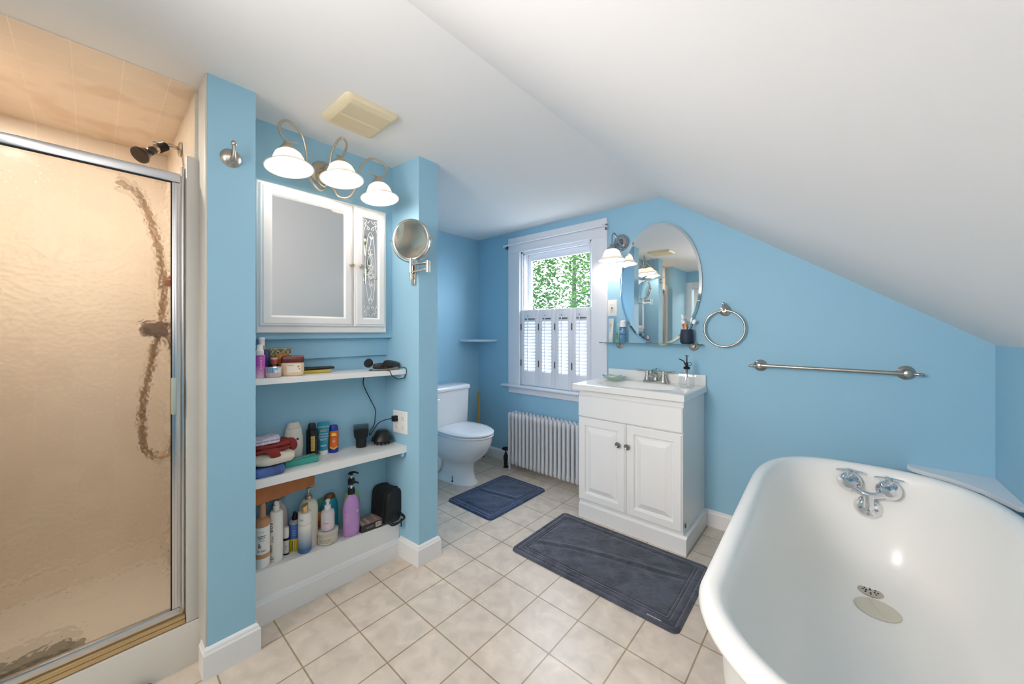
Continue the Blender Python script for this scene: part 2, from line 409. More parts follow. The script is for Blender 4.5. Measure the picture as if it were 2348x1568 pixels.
MB().lathe([(0, 0)]+prof+[(0, 0.040)], c=a, axis=dirM((0,0,0), d)).build('ribbed_nut', BROWNB, sh)
MB().lathe([(0, 0.040), (0.014, 0.040), (0.0145, 0.054), (0, 0.054)], c=a, axis=dirM((0,0,0), d)).box(0.028, 0.040, -0.092, -0.080, -0.022, -0.010, 0.002).build('collar', NICKEL, sh)
MB().lathe([(0, 0.054), (0.014, 0.054), (0.016, 0.060), (0.015, 0.076), (0.010, 0.081), (0.018, 0.090), (0.026, 0.110), (0.032, 0.120), (0.030, 0.126), (0, 0.126)], c=a, axis=dirM((0,0,0), d)).build('spray_face', BROWNB, sh)
hs = thing('shower_hose', 'brown flexible shower hose looping down behind the obscure glass', 'hose', (-2.08, 0.16, 1.72))
P = [(0.0, -0.10, 0.06), (0.0, -0.03, 0.0), (0.02, 0.02, -0.22), (0.0, 0.03, -0.42), (0.0, 0.0, -0.62), (0.0, -0.03, -0.82), (0.0, -0.02, -1.0), (0.02, 0.05, -1.02), (0.02, 0.075, -0.85), (0.02, 0.06, -0.60), (0.01, 0.02, -0.52)]
MB().tube(P, 0.011, seg=8).build('hose', mat('bronze_hose', (158, 122, 78), 0.4, metal=0.4), hs)
MB().box(-0.02, 0.03, -0.035, 0.05, -0.54, -0.48, 0.01).build('hose_bracket', mat('bronze', (120, 88, 54), 0.4), hs)
o = MB().box(-0.012, 0.012, -0.03, 0.03, -0.02, 0.02, 0.008).build('razor_holder', mat('dull_red', (168, 92, 70), 0.5)); tag(o, 'small reddish holder on the shower wall behind the glass', 'holder', loc=(-2.12, 0.215, 1.41))
o = MB().lathe([(0, -0.10), (0.028, -0.10), (0.034, -0.08), (0.034, 0.07), (0.016, 0.09), (0.014, 0.11), (0, 0.11)], axis='y').build('lotion_bottle', mat('dark_olive', (92, 84, 56), 0.5)); tag(o, 'dark bottle lying on the shower floor behind the glass', 'bottle', loc=(-2.0, -0.13, 0.096))
# black thing on the floor at the curb
o = MB().lathe([(0, 0), (0.026, 0), (0.028, 0.006), (0.026, 0.014), (0.016, 0.022), (0, 0.024)]).build('rubber_stopper', BLACKM); tag(o, 'black rounded rubber piece on the floor in front of the shower curb', 'stopper', loc=(-1.715, 0.108, 0.0))
# ================================================================== LAMPS
WGLASS = bpy.data.materials.new('frosted_white_glass'); WGLASS.use_nodes = True
_N = WGLASS.node_tree.nodes; _L = WGLASS.node_tree.links; _p = _N['Principled BSDF']
_p.inputs['Base Color'].default_value = (0.9, 0.88, 0.85, 1); _p.inputs['Roughness'].default_value = 0.25
_t = _N.new('ShaderNodeBsdfTranslucent'); _t.inputs['Color'].default_value = (1, 0.97, 0.93, 1)
_m = _N.new('ShaderNodeMixShader'); _m.inputs[0].default_value = 0.35
_L.new(_p.outputs[0], _m.inputs[1]); _L.new(_t.outputs[0], _m.inputs[2]); _L.new(_m.outputs[0], _N['Material Output'].inputs['Surface'])
BULBM = mat('lit_bulb', (255, 250, 240), 0.4, emit=(255, 236, 222), es=BULB)
SCONCEM = mat('lit_sconce_bulb', (255, 250, 240), 0.4, emit=(255, 236, 224), es=SCONCE)
FILL_DOMEM = mat('fill_dome_glow', (255, 250, 240), 0.4, emit=(255, 240, 230), es=FILL_DOME)
FIX = mat('satin_nickel', (196, 184, 164), 0.35, metal=0.85)
def bell(parent, c, R, H, tilt, bulbr, bm_=None):
    """bell glass shade hanging from c (top), opening down; rotated by matrix tilt"""
    M = Matrix.Translation(c) @ tilt
    pr = [(0.022, 0.0), (0.036, -0.004), (0.049, -0.016), (0.057, -0.034), (0.062, -0.050), (0.070, -0.063), (0.082, -0.073), (0.093, -0.079)]
    k = R/0.093; h = H/0.080
    outer = [(r*k, z*h) for r, z in pr]; inner = [((r-0.004)*k, z*h-0.001) for r, z in reversed(pr)]
    mb = MB(M); rr = []
    for r, z in outer+inner: rr.append([(r*cos(2*pi*i/40), r*sin(2*pi*i/40), z) for i in range(40)])
    mb.rings(rr, cap0=False, cap1=False); s = mb.build('lamp_shade', WGLASS, parent)
    MB(M).lathe([(0, 0.034), (0.009, 0.034), (0.014, 0.030), (0.018, 0.018), (0.027, 0.012), (0.029, 0.006), (0.033, 0.003), (0.034, -0.010), (0.030, -0.012), (0, -0.012)]).build('lamp_holder', SN if bm_ else FIX, parent)
    mb = MB(M); mb.sphere((0, 0, -H+0.018), bulbr, seg=24, rg=14)
    mb.lathe([(0.012, -0.005), (0.016, -0.02), (bulbr*0.8, -H+0.018+bulbr*0.5)]); mb.build('bulb', bm_ or BULBM, parent)
vl = thing('vanity_light', 'three-armed nickel wall light with white bell shades over the medicine cabinet', 'wall light', (-1.83, 0.72, 1.945))
MB().lathe([(0, 0), (0.058, 0), (0.058, 0.006), (0.050, 0.016), (0.040, 0.020), (0, 0.022)], axis='x', sy=1.0).lathe([(0, 0.02), (0.024, 0.02), (0.024, 0.07), (0.020, 0.078), (0, 0.08)], axis='x').build('back_plate', FIX, vl)
SHD = [((-1.671, 0.523, 1.933), 0.090, 0.074, (2, -8)), ((-1.640, 0.722, 1.938), 0.090, 0.074, (1, -8)), ((-1.645, 0.903, 1.905), 0.088, 0.074, (2, -8))]
for c, R, H, (ta, tb) in SHD:
    q = Vector(c)-vl.location
    bell(vl, q, R, H, Matrix.Rotation(radians(ta), 4, 'X') @ Matrix.Rotation(radians(tb), 4, 'Y'), 0.038)
A1 = [(0.02, 0.0, -0.01), (0.06, -0.016, -0.077), (0.068, -0.035, -0.104), (0.076, -0.062, -0.095), (0.085, -0.088, -0.063), (0.093, -0.1, -0.021), (0.101, -0.109, 0.045), (0.109, -0.129, 0.099), (0.118, -0.166, 0.124), (0.126, -0.199, 0.124), (0.134, -0.219, 0.096), (0.142, -0.221, 0.061), (0.15, -0.207, 0.034), (0.159, -0.197, 0.022), (0.167, -0.182, 0.023), (0.175, -0.165, 0.025)]
A2 = [(0.05, -0.02, 0.0), (0.06, -0.05, -0.025), (0.073, -0.046, -0.068), (0.086, -0.024, -0.089), (0.099, -0.009, -0.048), (0.112, -0.013, -0.004), (0.125, -0.01, 0.055), (0.138, 0.005, 0.106), (0.15, 0.027, 0.131), (0.163, 0.04, 0.104), (0.176, 0.028, 0.065), (0.189, 0.011, 0.033), (0.202, -0.011, 0.02), (0.215, -0.03, 0.016)]
A3 = [(0.05, 0.0, -0.02), (0.06, 0.032, -0.085), (0.07, 0.046, -0.11), (0.081, 0.071, -0.114), (0.091, 0.092, -0.099), (0.101, 0.11, -0.057), (0.112, 0.12, -0.001), (0.122, 0.124, 0.036), (0.133, 0.149, 0.078), (0.143, 0.185, 0.094), (0.153, 0.226, 0.081), (0.164, 0.241, 0.049), (0.174, 0.218, 0.012), (0.184, 0.184, -0.006), (0.195, 0.151, -0.008), (0.205, 0.123, -0.004)]
for A in (A1, A2, A3):
    MB().tube(A, [0.0052]*(len(A)-3)+[0.0045, 0.003, 0.0016], seg=10, sub=5).build('arm', FIX, vl)
sc = thing('wall_sconce', 'single wall lamp with chrome round plate and white bell shade beside the oval mirror', 'wall light', (-1.158, YW, 1.835))
SN = mat('polished_nickel', (176, 176, 178), 0.18, metal=1.0)
MB().lathe([(0, 0), (0.060, 0), (0.060, -0.006), (0.053, -0.014), (0.046, -0.014), (0.042, -0.020), (0.024, -0.022), (0.012, -0.05), (0.011, -0.062), (0, -0.064)], axis='y', seg=40).build('back_plate', SN, sc)
MB().tube([(0, -0.05, 0.0), (-0.004, -0.075, 0.035), (-0.008, -0.10, 0.052), (-0.014, -0.118, 0.035), (-0.016, -0.122, -0.022)], 0.0055).build('arm', SN, sc)
bell(sc, Vector((-0.016, -0.122, -0.060)), 0.094, 0.080, Matrix.Rotation(radians(2), 4, 'X'), 0.040, SCONCEM)
dl = thing('ceiling_fill', 'added round fill light on the ceiling behind the camera', 'fill light', (-1.02, -0.45, ZC))  # glowing dome added out of view and clear of the mirrors, as fill
MB().lathe([(0, 0), (0.17, 0), (0.17, -0.018), (0.155, -0.024), (0, -0.024)], seg=40).build('fill_base', FIX, dl)
MB().lathe([(0, -0.024), (0.15, -0.024), (0.145, -0.045), (0.11, -0.070), (0.05, -0.085), (0, -0.088)], seg=40).build('diffuser', FILL_DOMEM, dl)
# ================================================================== EXHAUST FAN
CREAM = mat('aged_cream_plastic', (222, 209, 176), 0.45)
fan = thing('exhaust_fan', 'square cream exhaust fan cover on the ceiling', 'ceiling vent', (-1.485, 0.735, ZC))
hw, hh = 0.1235, 0.112
def rrect(a, b, r, z, n=6, cx=0, cy=0):
    out = []
    for sx, sy, a0 in ((1, 1, 0), (-1, 1, pi/2), (-1, -1, pi), (1, -1, 3*pi/2)):
        for k in range(n+1):
            t = a0+pi/2*k/n; out.append((cx+sx*(a-r)+r*cos(t), cy+sy*(b-r)+r*sin(t), z))
    return out
MB().rings([rrect(hw, hh, 0.02, 0), rrect(hw, hh, 0.02, -0.008), rrect(hw-0.008, hh-0.008, 0.018, -0.017), rrect(hw-0.036, hh-0.026, 0.004, -0.021), rrect(hw-0.036, hh-0.026, 0.004, -0.017)]).build('cover', CREAM, fan)
mb = MB()
for sx in (-1, 1):
    x0, x1 = sorted((sx*0.006, sx*(hw-0.037)))
    for k in range(26):
        x = x0+(x1-x0)*(k+0.15)/26
        mb.box(x, x+(x1-x0)/26*0.62, -(hh-0.027), hh-0.027, -0.0235, -0.017)
mb.box(-0.006, 0.006, -(hh-0.027), hh-0.027, -0.024, -0.017)
mb.build('grille', CREAM, fan, smooth=False)
MB().box(-(hw-0.037), hw-0.037, -(hh-0.027), hh-0.027, -0.0182, -0.0175).build('filter', mat('groove_shade_tan', (128, 108, 70), 0.8), fan, smooth=False)  # dark backing sheet put in so the gaps between slats look shaded
# ================================================================== MEDICINE CABINET
mc = thing('medicine_cabinet', 'white two-door wall cabinet with mirror and etched side mirror', 'cabinet', (-1.83, 0, 0))
fx = 0.035    # front plane offset of the body (x = -1.795)
CY0, CY1, CZ0, CZ1 = 0.448, 1.037, 1.192, 1.833
mb = MB(); mb.rectloft(CY0, CY1, CZ0, CZ1, [(0, 0.0), (0, fx-0.014), (0.004, fx-0.010), (0.012, fx-0.010), (0.014, fx-0.012)], 'x')
mb.build('body', WHITE, mc)
def mirror_door(y0, y1, z0, z1, st, et):
    d = MB().rectloft(y0, y1, z0, z1, [(0, fx-0.012), (0, fx-0.004), (0.004, fx+0.001), (0.010, fx+0.001), (0.013, fx+0.006), (st-0.008, fx+0.006), (st-0.003, fx+0.002), (st, fx-0.001), (st, fx-0.0035)], 'x')
    dr = d.build('door', WHITE, mc, angle=25)
    m = MB().box(fx-0.003, fx-0.001, y0+st-0.002, y1-st+0.002, z0+st-0.002, z1-st+0.002).build('mirror', MIRROR, dr, smooth=False)
    return dr, m
d1, m1 = mirror_door(0.456, 0.850, 1.222, 1.822, 0.046, 0)
d2, m2 = mirror_door(0.856, 1.027, 1.222, 1.822, 0.046, 0)
for dd, y in ((d1, 0.836), (d2, 0.884)):
    MB().lathe([(0, fx+0.004), (0.006, fx+0.004), (0.005, fx+0.014), (0.011, fx+0.017), (0.012, fx+0.022), (0.008, fx+0.028), (0, fx+0.029)], c=(0, y, 1.522), axis='x', seg=20).build('knob', FIX, dd)
# etched pattern on narrow mirror: centre y=0.9415, z 1.27..1.775
ETCH = mat('etched_frost', (222, 222, 220), 0.8)
mb = MB(); ex = fx-0.0006; cy, cz = 0.9415, 1.522; a_, b_ = 0.036, 0.25
def stroke(pts, r=0.0011, cl=False): mb.tube([(ex, cy+p[0], cz+p[1]) for p in pts], r, seg=5, closed=cl, sub=4)
stroke([(-a_, -b_), (-a_, b_), (a_, b_), (a_, -b_)][:2]+[], 0.0009); stroke([(a_, b_), (a_, -b_)], 0.0009)
stroke([(0.026*cos(t*pi/10), 0.185*sin(t*pi/10)) for t in range(20)], 0.0013, True)
for sy in (1, -1):
    for sx in (1, -1):
        stroke([(sx*0.034, sy*0.245), (sx*0.020, sy*0.240), (sx*0.030, sy*0.225), (sx*0.018, sy*0.215), (sx*0.006, sy*0.205), (sx*0.010, sy*0.196), (sx*0.018, sy*0.200), (sx*0.014, sy*0.208)], 0.0015)
        stroke([(sx*0.034, sy*0.225), (sx*0.026, sy*0.212), (sx*0.032, sy*0.200), (sx*0.030, sy*0.19)], 0.0013)
        stroke([(sx*0.004, sy*0.245), (sx*0.012, sy*0.232), (sx*0.022, sy*0.228)], 0.0013)
def petal(py, pz, ang, l, wd):
    n = 8; pts = []
    for k in range(n):
        t = k/n*2*pi; x = l/2*(1+cos(t)); y = wd/2*sin(t)
        pts.append((ex+0.0004, cy+py+x*cos(ang)-y*sin(ang), cz+pz+x*sin(ang)+y*cos(ang)))
    mb.bm.faces.new([mb._v(p) for p in pts])
for py, pz, n, l in ((0.002, -0.035, 7, 0.022), (0.003, 0.005, 6, 0.020), (0.004, -0.085, 5, 0.016), (0.000, 0.07, 5, 0.016), (-0.004, 0.095, 4, 0.014)):
    for k in range(n): petal(py, pz, 2*pi*k/n+0.4, l, l*0.38)
for py, pz, an in ((0.004, 0.15, 0.9), (0.004, 0.15, 2.0), (-0.001, -0.15, 4.2), (-0.001, -0.15, 5.3)): petal(py, pz, an, 0.02, 0.010)
stroke([(0.004, 0.155), (0.0, 0.12), (-0.012, 0.08), (0.006, 0.04), (-0.006, 0.0)], 0.0016)
stroke([(-0.002, -0.155), (0.006, -0.12), (-0.006, -0.08), (0.004, -0.04)], 0.0016)
stroke([(-0.010, 0.06), (-0.016, 0.02), (-0.004, -0.02)], 0.0013); stroke([(0.012, 0.06), (0.014, 0.01), (0.0, -0.03)], 0.0013)
mb.build('etched_pattern', ETCH, m2, smooth=False)
# ================================================================== ROBE HOOK
hk = thing('robe_hook', 'nickel robe hook with round plate on the blue pillar', 'hook', (PLX, 0.327, 1.822))
MB().lathe([(0, 0), (0.031, 0), (0.032, 0.003), (0.028, 0.009), (0.020, 0.014), (0.010, 0.020), (0, 0.021)], axis='x').build('hook_plate', NICKEL, hk)
MB().tube([(0.014, 0.0, -0.008), (0.028, 0.002, -0.008), (0.036, 0.002, 0.010), (0.038, 0.002, 0.035)], [0.009, 0.007, 0.0055, 0.006]).sphere((0.038, 0.002, 0.041), 0.010, sx=0.9, sy=0.9, sz=1.1).build('hook_arm', NICKEL, hk)
# ================================================================== MAGNIFYING MIRROR
mm = thing('magnifying_mirror', 'round swivel shaving mirror in nickel on a folding wall arm', 'mirror', (-1.635, 1.0985, 1.50))
PN = mat('polished_nickel_warm', (206, 198, 186), 0.15, metal=1.0)
MB().box(-0.017, 0.017, -0.010, 0.004, -0.065, 0.045, 0.005).build('wall_plate', PN, mm)
mb = MB(); mb.lathe([(0, -0.035), (0.009, -0.035), (0.009, 0.040), (0, 0.040)], c=(0, -0.020, 0))
mb.tube([(0, -0.020, 0.002), (0.150, -0.030, 0.002)], 0.0055, smooth=False)
mb.lathe([(0, -0.022), (0.010, -0.022), (0.010, 0.034), (0, 0.034)], c=(0.158, -0.032, 0.006)); mb.build('wall_arm', PN, mm)
mb = MB(); mb.tube([(0.155, -0.036, 0.028), (0.062, -0.062, 0.028)], 0.0055, smooth=False)
mb.lathe([(0, -0.012), (0.009, -0.012), (0.009, 0.058), (0, 0.058)], c=(0.062, -0.064, 0.0)); mb.build('swing_arm', PN, mm)
mc_ = Vector((0.066, -0.064, 0.150)); R_ = 0.098
nrm = Vector((0.45, -0.885, -0.10)).normalized()
sdv = Vector((-nrm.y, nrm.x, 0)).normalized(); upv = nrm.cross(sdv) * (-1 if nrm.cross(sdv).z < 0 else 1)
Rot = Matrix((sdv, upv, nrm)).transposed()
MB().lathe([(R_-0.007, 0.008), (R_-0.002, 0.010), (R_+0.002, 0.006), (R_+0.002, -0.006), (R_-0.002, -0.010), (R_-0.007, -0.008), (R_-0.007, 0.008)], c=mc_, axis=Rot, seg=48).build('mirror_rim', PN, mm)
MB().lathe([(0, 0.003), (R_*0.35, 0.0034), (R_*0.7, 0.0050), (R_-0.004, 0.007), (R_-0.004, -0.006), (0, -0.006)], c=mc_, axis=Rot, seg=48).build('mirror_lens', MIRROR, mm)
mb = MB(); mb.tube([mc_ + sdv*((R_+0.012)*cos(t)) + upv*((R_+0.012)*sin(t)) for t in [radians(180+k*12) for k in range(16)]], 0.0032, sub=2)
for s_ in (1, -1): mb.tube([mc_+sdv*s_*(R_), mc_+sdv*s_*(R_+0.020)], 0.004, smooth=False)
mb.build('yoke', PN, mm)
# ================================================================== NICHE SHELVES
def wall_shelf(k, th, label, x1=-1.700):
    t = thing('wall_shelf', label, 'shelf', (-1.80, 0.75, zl(0.75, k)))
    mb = MB(); y0, y1, y1b = 0.4035, 1.0985, 1.0815
    q = [(x1, y0), (x1, y1-0.006), (-1.889, y1b-0.002), (-1.889, y0)]
    L = [[(x+1.80, y-0.75, zl(y, k)-zl(0.75, k)-d) for x, y in q] for d in (th, 0)]
    mb.rings(L); mb.build('board', WHITE, t, smooth=False)
    MB().box(-0.085, 0.098, y1-0.75-0.032, y1-0.75-0.016, -th-0.030, -th-0.004, 0.002).build('cleat', BLUE, t)
    return t
wall_shelf('1', 0.024, 'upper white shelf in the niche holding toiletries and the hair dryer')
wall_shelf('2', 0.034, 'lower white shelf in the niche holding towels and lotions')
# ================================================================== QUAD OUTLET
PLATE = mat('outlet_white', (232, 230, 226), 0.35)
SLOT = mat('slot_dark', (60, 58, 56), 0.6)
qo = thing('quad_outlet', 'white four-socket wall outlet on the niche side wall', 'outlet', (-1.752, 1.0895, 0.712), radians(7.2))
MB().rectloft(-0.058, 0.058, -0.060, 0.060, [(0, 0.0), (0, -0.003), (0.004, -0.006), (0.02, -0.0065)], 'y').build('plate', PLATE, qo)
for sx in (-0.025, 0.025):
    for sz in (-0.024, 0.024):
        so = MB().lathe([(0, -0.006), (0.0165, -0.006), (0.0160, -0.009), (0, -0.009)], c=(sx, 0, sz), axis='y', seg=20).build('socket', PLATE, qo)
        for dx in (-0.005, 0.005): MB().box(sx+dx-0.0008, sx+dx+0.0008, -0.0094, -0.0088, sz-0.001, sz+0.008).build('slot', SLOT, so, smooth=False)
        MB().lathe([(0, -0.0088), (0.0022, -0.0088), (0.0022, -0.0094), (0, -0.0094)], c=(sx, 0, sz-0.008), axis='y', seg=10).build('slot', SLOT, so)
# ================================================================== THINGS IN THE NICHE
def PM(name, rgb, rough=0.3, **k): return mat(name, rgb, rough, **k)
MW = PM('bottle_white', (234, 232, 226)); MINK = PM('ink_dark', (52, 52, 60), 0.6); MBEI = PM('beige_plastic', (190, 140, 104), 0.35)
def bottle(name, label, cat, x, y, z, parts, rz=0.0, group=None):
    """parts = list of (part_name, material, profile or callable(mb))"""
    t = thing(name, label, cat, (x, y, z), rz, group)
    for pn, m, f in parts:
        mb = MB()
        if callable(f): f(mb)
        elif isinstance(f, dict): mb.lathe(f['p'], **{k: v for k, v in f.items() if k != 'p'})
        else: mb.lathe(f)
        mb.build(pn, m, t)
    return t
def bars(parent, name, m, r, rows, ang=FACE, sx=1.0, sy=1.0):
    """illegible lines of small print as short raised ink dashes: rows = (z, half width angle, thickness)"""
    mb = MB(); random.seed(len(rows)*7+int(r*1e4))
    for z, hw_, th in rows:
        a = ang-hw_
        while a < ang+hw_:
            w_ = random.uniform(0.05, 0.16)
            cyl_patch(mb, r, a, min(a+w_, ang+hw_), z-th/2, z+th/2, 2, sx, sy); a += w_+0.035
    return mb.build(name, m, parent, smooth=False)
def pump_top(z, h=0.03, r=0.012, nl=0.035, ang=FACE, nz=0.0):
    def f(mb):
        mb.lathe([(0, z), (r, z), (r, z+h*0.5), (r*0.5, z+h*0.55), (r*0.35, z+h*0.6), (r*0.35, z+h*0.9), (0, z+h*0.9)])
        d = Vector((cos(ang), sin(ang), 0))
        mb.tube([Vector((0, 0, z+h*0.98))-d*0.008, Vector((0, 0, z+h*1.02)), d*nl*0.6+Vector((0, 0, z+h*1.0)), d*nl+Vector((0, 0, z+h*0.85+nz))], [r*0.55, r*0.6, r*0.45, r*0.3])
    return f
# --- ledge, front row from the left
Z = lambda y: zl(y, 'L')+0.0005
t = bottle('pump_bottle', 'white pump bottle with brown shoulder and brown pump at left end of the bottom ledge', 'bottle', -1.802, 0.468, Z(0.468), [
    ('body', MW, [(0, 0), (0.024, 0), (0.0265, 0.004), (0.027, 0.035), (0.027, 0.168), (0.0265, 0.17)]),
    ('shoulder', MBEI, [(0.0265, 0.170), (0.027, 0.171), (0.0265, 0.196), (0.020, 0.203), (0.013, 0.205), (0, 0.205)]),
    ('band', MBEI, lambda mb: cyl_patch(mb, 0.0274, 0, 2*pi, 0.042, 0.060, 40)),
    ('pump', MBEI, lambda mb: (mb.lathe([(0, 0.204), (0.0125, 0.204), (0.0125, 0.252), (0, 0.256)]), mb.tube([(0.0, 0, 0.250), (0.008, -0.003, 0.262), (0.018, -0.006, 0.268)], [0.012, 0.010, 0.006])))])
bars(t, 'print', MINK, 0.0275, [(0.135, 0.55, 0.0035), (0.128, 0.5, 0.0035), (0.121, 0.35, 0.0018), (0.116, 0.4, 0.0018), (0.152, 0.4, 0.0015)])
text_mesh('dr.fizz', 0.013, 'print', MINK, t, cyl_place(0.0275, 0.074, FACE))
mb = MB(); cyl_patch(mb, 0.0276, FACE-0.45, FACE-0.05, 0.088, 0.099, 6); cyl_patch(mb, 0.0276, FACE-0.4, FACE-0.2, 0.099, 0.107, 4); mb.build('print', PM('print_brown', (150, 112, 88)), t)
t = bottle('foam_bottle', 'slim white foam pump bottle with black lettering beside the brown-topped bottle', 'bottle', -1.812, 0.522, Z(0.522), [
    ('body', MW, [(0, 0), (0.023, 0), (0.0255, 0.005), (0.0258, 0.185), (0.0255, 0.200), (0.021, 0.211), (0.012, 0.214), (0, 0.214)]),
    ('pump', MW, lambda mb: (mb.lathe([(0, 0.213), (0.0115, 0.213), (0.0115, 0.236), (0, 0.238)]), mb.tube([(-0.006, 0.002, 0.240), (0.004, -0.001, 0.246), (0.016, -0.006, 0.254)], [0.010, 0.0105, 0.006])))])
MK = PM('ink_black', (24, 24, 26), 0.6)
text_mesh('eos', 0.030, 'print', MK, t, lambda x, y: cyl_place(0.0262, 0.150, FACE-0.75)(-y, x)); text_mesh('shea', 0.016, 'print', PM('print_rose', (150, 96, 96)), t, lambda x, y: cyl_place(0.0262, 0.100, FACE-0.5)(-y, x))
text_mesh('mini', 0.020, 'print', MK, t, lambda x, y: cyl_place(0.0262, 0.060, FACE-0.7)(-y, x)); bars(t, 'print', MK, 0.0262, [(0.022, 0.35, 0.002), (0.017, 0.3, 0.002), (0.028, 0.25, 0.002)], ang=FACE-0.5)
bottle('pump_bottle', 'translucent grey pump bottle behind the slim white foam bottle', 'bottle', -1.862, 0.545, Z(0.545), [
    ('body', PM('grey_lilac', (172, 166, 168), 0.3), dict(p=[(0, 0), (0.034, 0), (0.037, 0.006), (0.037, 0.15), (0.033, 0.19), (0.022, 0.215), (0.014, 0.222), (0, 0.222)], sx=0.6)),
    ('pump', PM('grey_plastic', (168, 162, 156)), pump_top(0.222, 0.030, 0.013, 0.034, ang=radians(30)))])
t = bottle('small_bottle', 'tiny white bottle with black bottom band between the foam bottle and the blue one', 'bottle', -1.832, 0.566, Z(0.566)-0.001, [
    ('body', PM('label_grey', (206, 204, 196)), [(0, 0.006), (0.0125, 0.006), (0.0125, 0.064), (0, 0.064)]),
    ('band', BLACKP, [(0, 0), (0.0128, 0.001), (0.0130, 0.008), (0, 0.008)]), ('band', BLACKP, [(0, 0.064), (0.0128, 0.064), (0.0128, 0.074), (0, 0.074)]),
    ('cap', MW, [(0, 0.074), (0.0115, 0.074), (0.0118, 0.115), (0.009, 0.120), (0, 0.121)])])
text_mesh('SLMD', 0.009, 'print', MK, t, lambda x, y: cyl_place(0.0129, 0.035, FACE)(-y, x))
MY = PM('yellow_liquid', (226, 196, 40), 0.25)
t = bottle('spray_bottle', 'small two-tone bottle blue above and yellow below in the middle of the bottom ledge', 'bottle', -1.842, 0.604, Z(0.604), [
    ('body', MY, [(0, 0), (0.020, 0), (0.022, 0.004), (0.022, 0.058), (0, 0.058)]),
    ('upper_body', PM('blue_plastic', (72, 108, 176), 0.25), [(0.022, 0.058), (0.022, 0.120), (0.021, 0.123), (0, 0.123)]),
    ('shoulder', PM('clear_grey', (168, 168, 172), 0.15), [(0.0218, 0.122), (0.021, 0.132), (0.014, 0.138), (0, 0.138)]),
    ('cap', BLACKP, lambda mb: (mb.lathe([(0, 0.137), (0.012, 0.137), (0.012, 0.150), (0.008, 0.156), (0.008, 0.166), (0, 0.166)]), mb.box(-0.012, 0.020, -0.006, 0.006, 0.160, 0.172, 0.004)))])
mb = MB(); cyl_patch(mb, 0.0224, FACE-0.5, FACE-0.25, 0.006, 0.052, 3); cyl_patch(mb, 0.0224, FACE+0.0, FACE+0.12, 0.006, 0.052, 3); mb.build('print', PM('print_olive', (96, 88, 40)), t); bars(t, 'print', PM('print_lightblue', (150, 180, 220)), 0.0223, [(0.075, 0.4, 0.002), (0.085, 0.3, 0.002), (0.095, 0.4, 0.002)])
def grad_mat(name, top, bot, z0, z1):
    m = bpy.data.materials.new(name); m.use_nodes = True; N = m.node_tree.nodes; L = m.node_tree.links; p = N['Principled BSDF']; p.inputs['Roughness'].default_value = 0.25
    tc = N.new('ShaderNodeTexCoord'); sp = N.new('ShaderNodeSeparateXYZ'); mr = N.new('ShaderNodeMapRange'); cr = N.new('ShaderNodeValToRGB')
    L.new(tc.outputs['Object'], sp.inputs[0]); L.new(sp.outputs[2], mr.inputs[0]); mr.inputs[1].default_value = z0; mr.inputs[2].default_value = z1
    cr.color_ramp.elements[0].color = srgb(bot); cr.color_ramp.elements[1].color = srgb(top); L.new(mr.outputs[0], cr.inputs[0]); L.new(cr.outputs[0], p.inputs['Base Color']); return m
MGOLD = PM('gold_cap', (214, 180, 130), 0.2, metal=0.8)
t = bottle('cosmetic_bottle', 'tall white bottle fading to blue with a gold cap on the bottom ledge', 'bottle', -1.797, 0.630, Z(0.630), [
    ('body', grad_mat('white_to_blue', (232, 230, 222), (58, 104, 150), 0.02, 0.115), [(0, 0), (0.022, 0.0), (0.026, 0.004), (0.0275, 0.02), (0.0275, 0.172), (0.0265, 0.178), (0, 0.178)]),
    ('cap', MGOLD, lambda mb: mb.rings([[(0.014*cos(a)*1.0, 0.014*sin(a), z+(0.006*sin(a) if z > 0.18 else 0)) for a in [2*pi*k/16 for k in range(16)]] for z in (0.177, 0.208)]))])
text_mesh('Bali', 0.012, 'print', MINK, t, cyl_place(0.0278, 0.152, FACE-0.45)); mb = MB()
for z in (0.130, 0.126): cyl_patch(mb, 0.0277, 0, 2*pi, z, z+0.0008, 36)
mb.build('gold_ring', MGOLD, t)
t = bottle('pump_bottle', 'large cream pump bottle with silver neck behind the gold-capped bottle', 'bottle', -1.848, 0.664, Z(0.664), [
    ('body', PM('cream_plastic', (214, 208, 194), 0.35), dict(p=[(0, 0), (0.034, 0), (0.037, 0.006), (0.0375, 0.175), (0.034, 0.195), (0.024, 0.208), (0.015, 0.212), (0, 0.212)], sy=1.0, n=2.6)),
    ('neck', NICKEL, [(0, 0.211), (0.0155, 0.211), (0.0155, 0.228), (0.011, 0.231), (0.011, 0.235), (0, 0.235)]),
    ('pump', NICKEL, lambda mb: (mb.lathe([(0, 0.235), (0.0045, 0.235), (0.0045, 0.252), (0.009, 0.254), (0.009, 0.262), (0, 0.263)]), mb.tube([(0, 0, 0.259), (0.01, 0.02, 0.261), (0.014, 0.034, 0.254)], [0.005, 0.004, 0.003])))])
def tube_body(w, d, h, zc):
    """flattened squeeze tube standing on its cap: round at zc, flat crimp at the top"""
    rr = []
    for k in range(9):
        f = k/8; z = zc+(h-zc)*f; ww = d*(1-f)+w*f; dd = d*(1-f)+0.0015*f
        rr.append([(dd*cos(a), ww*sin(a), z) for a in [2*pi*i/24 for i in range(24)]])
    return rr
t = thing('cosmetic_tube', 'slim orange-tan tube with dark cap standing behind the jar', 'tube', (-1.862, 0.709, Z(0.709)), FACE)
MB().rings(tube_body(0.018, 0.014, 0.130, 0.024)).build('body', grad_mat('tan_orange', (226, 160, 92), (176, 108, 60), 0.03, 0.13), t)
MB().lathe([(0, 0), (0.0125, 0), (0.0135, 0.024), (0, 0.025)]).build('cap', BLACKP, t)
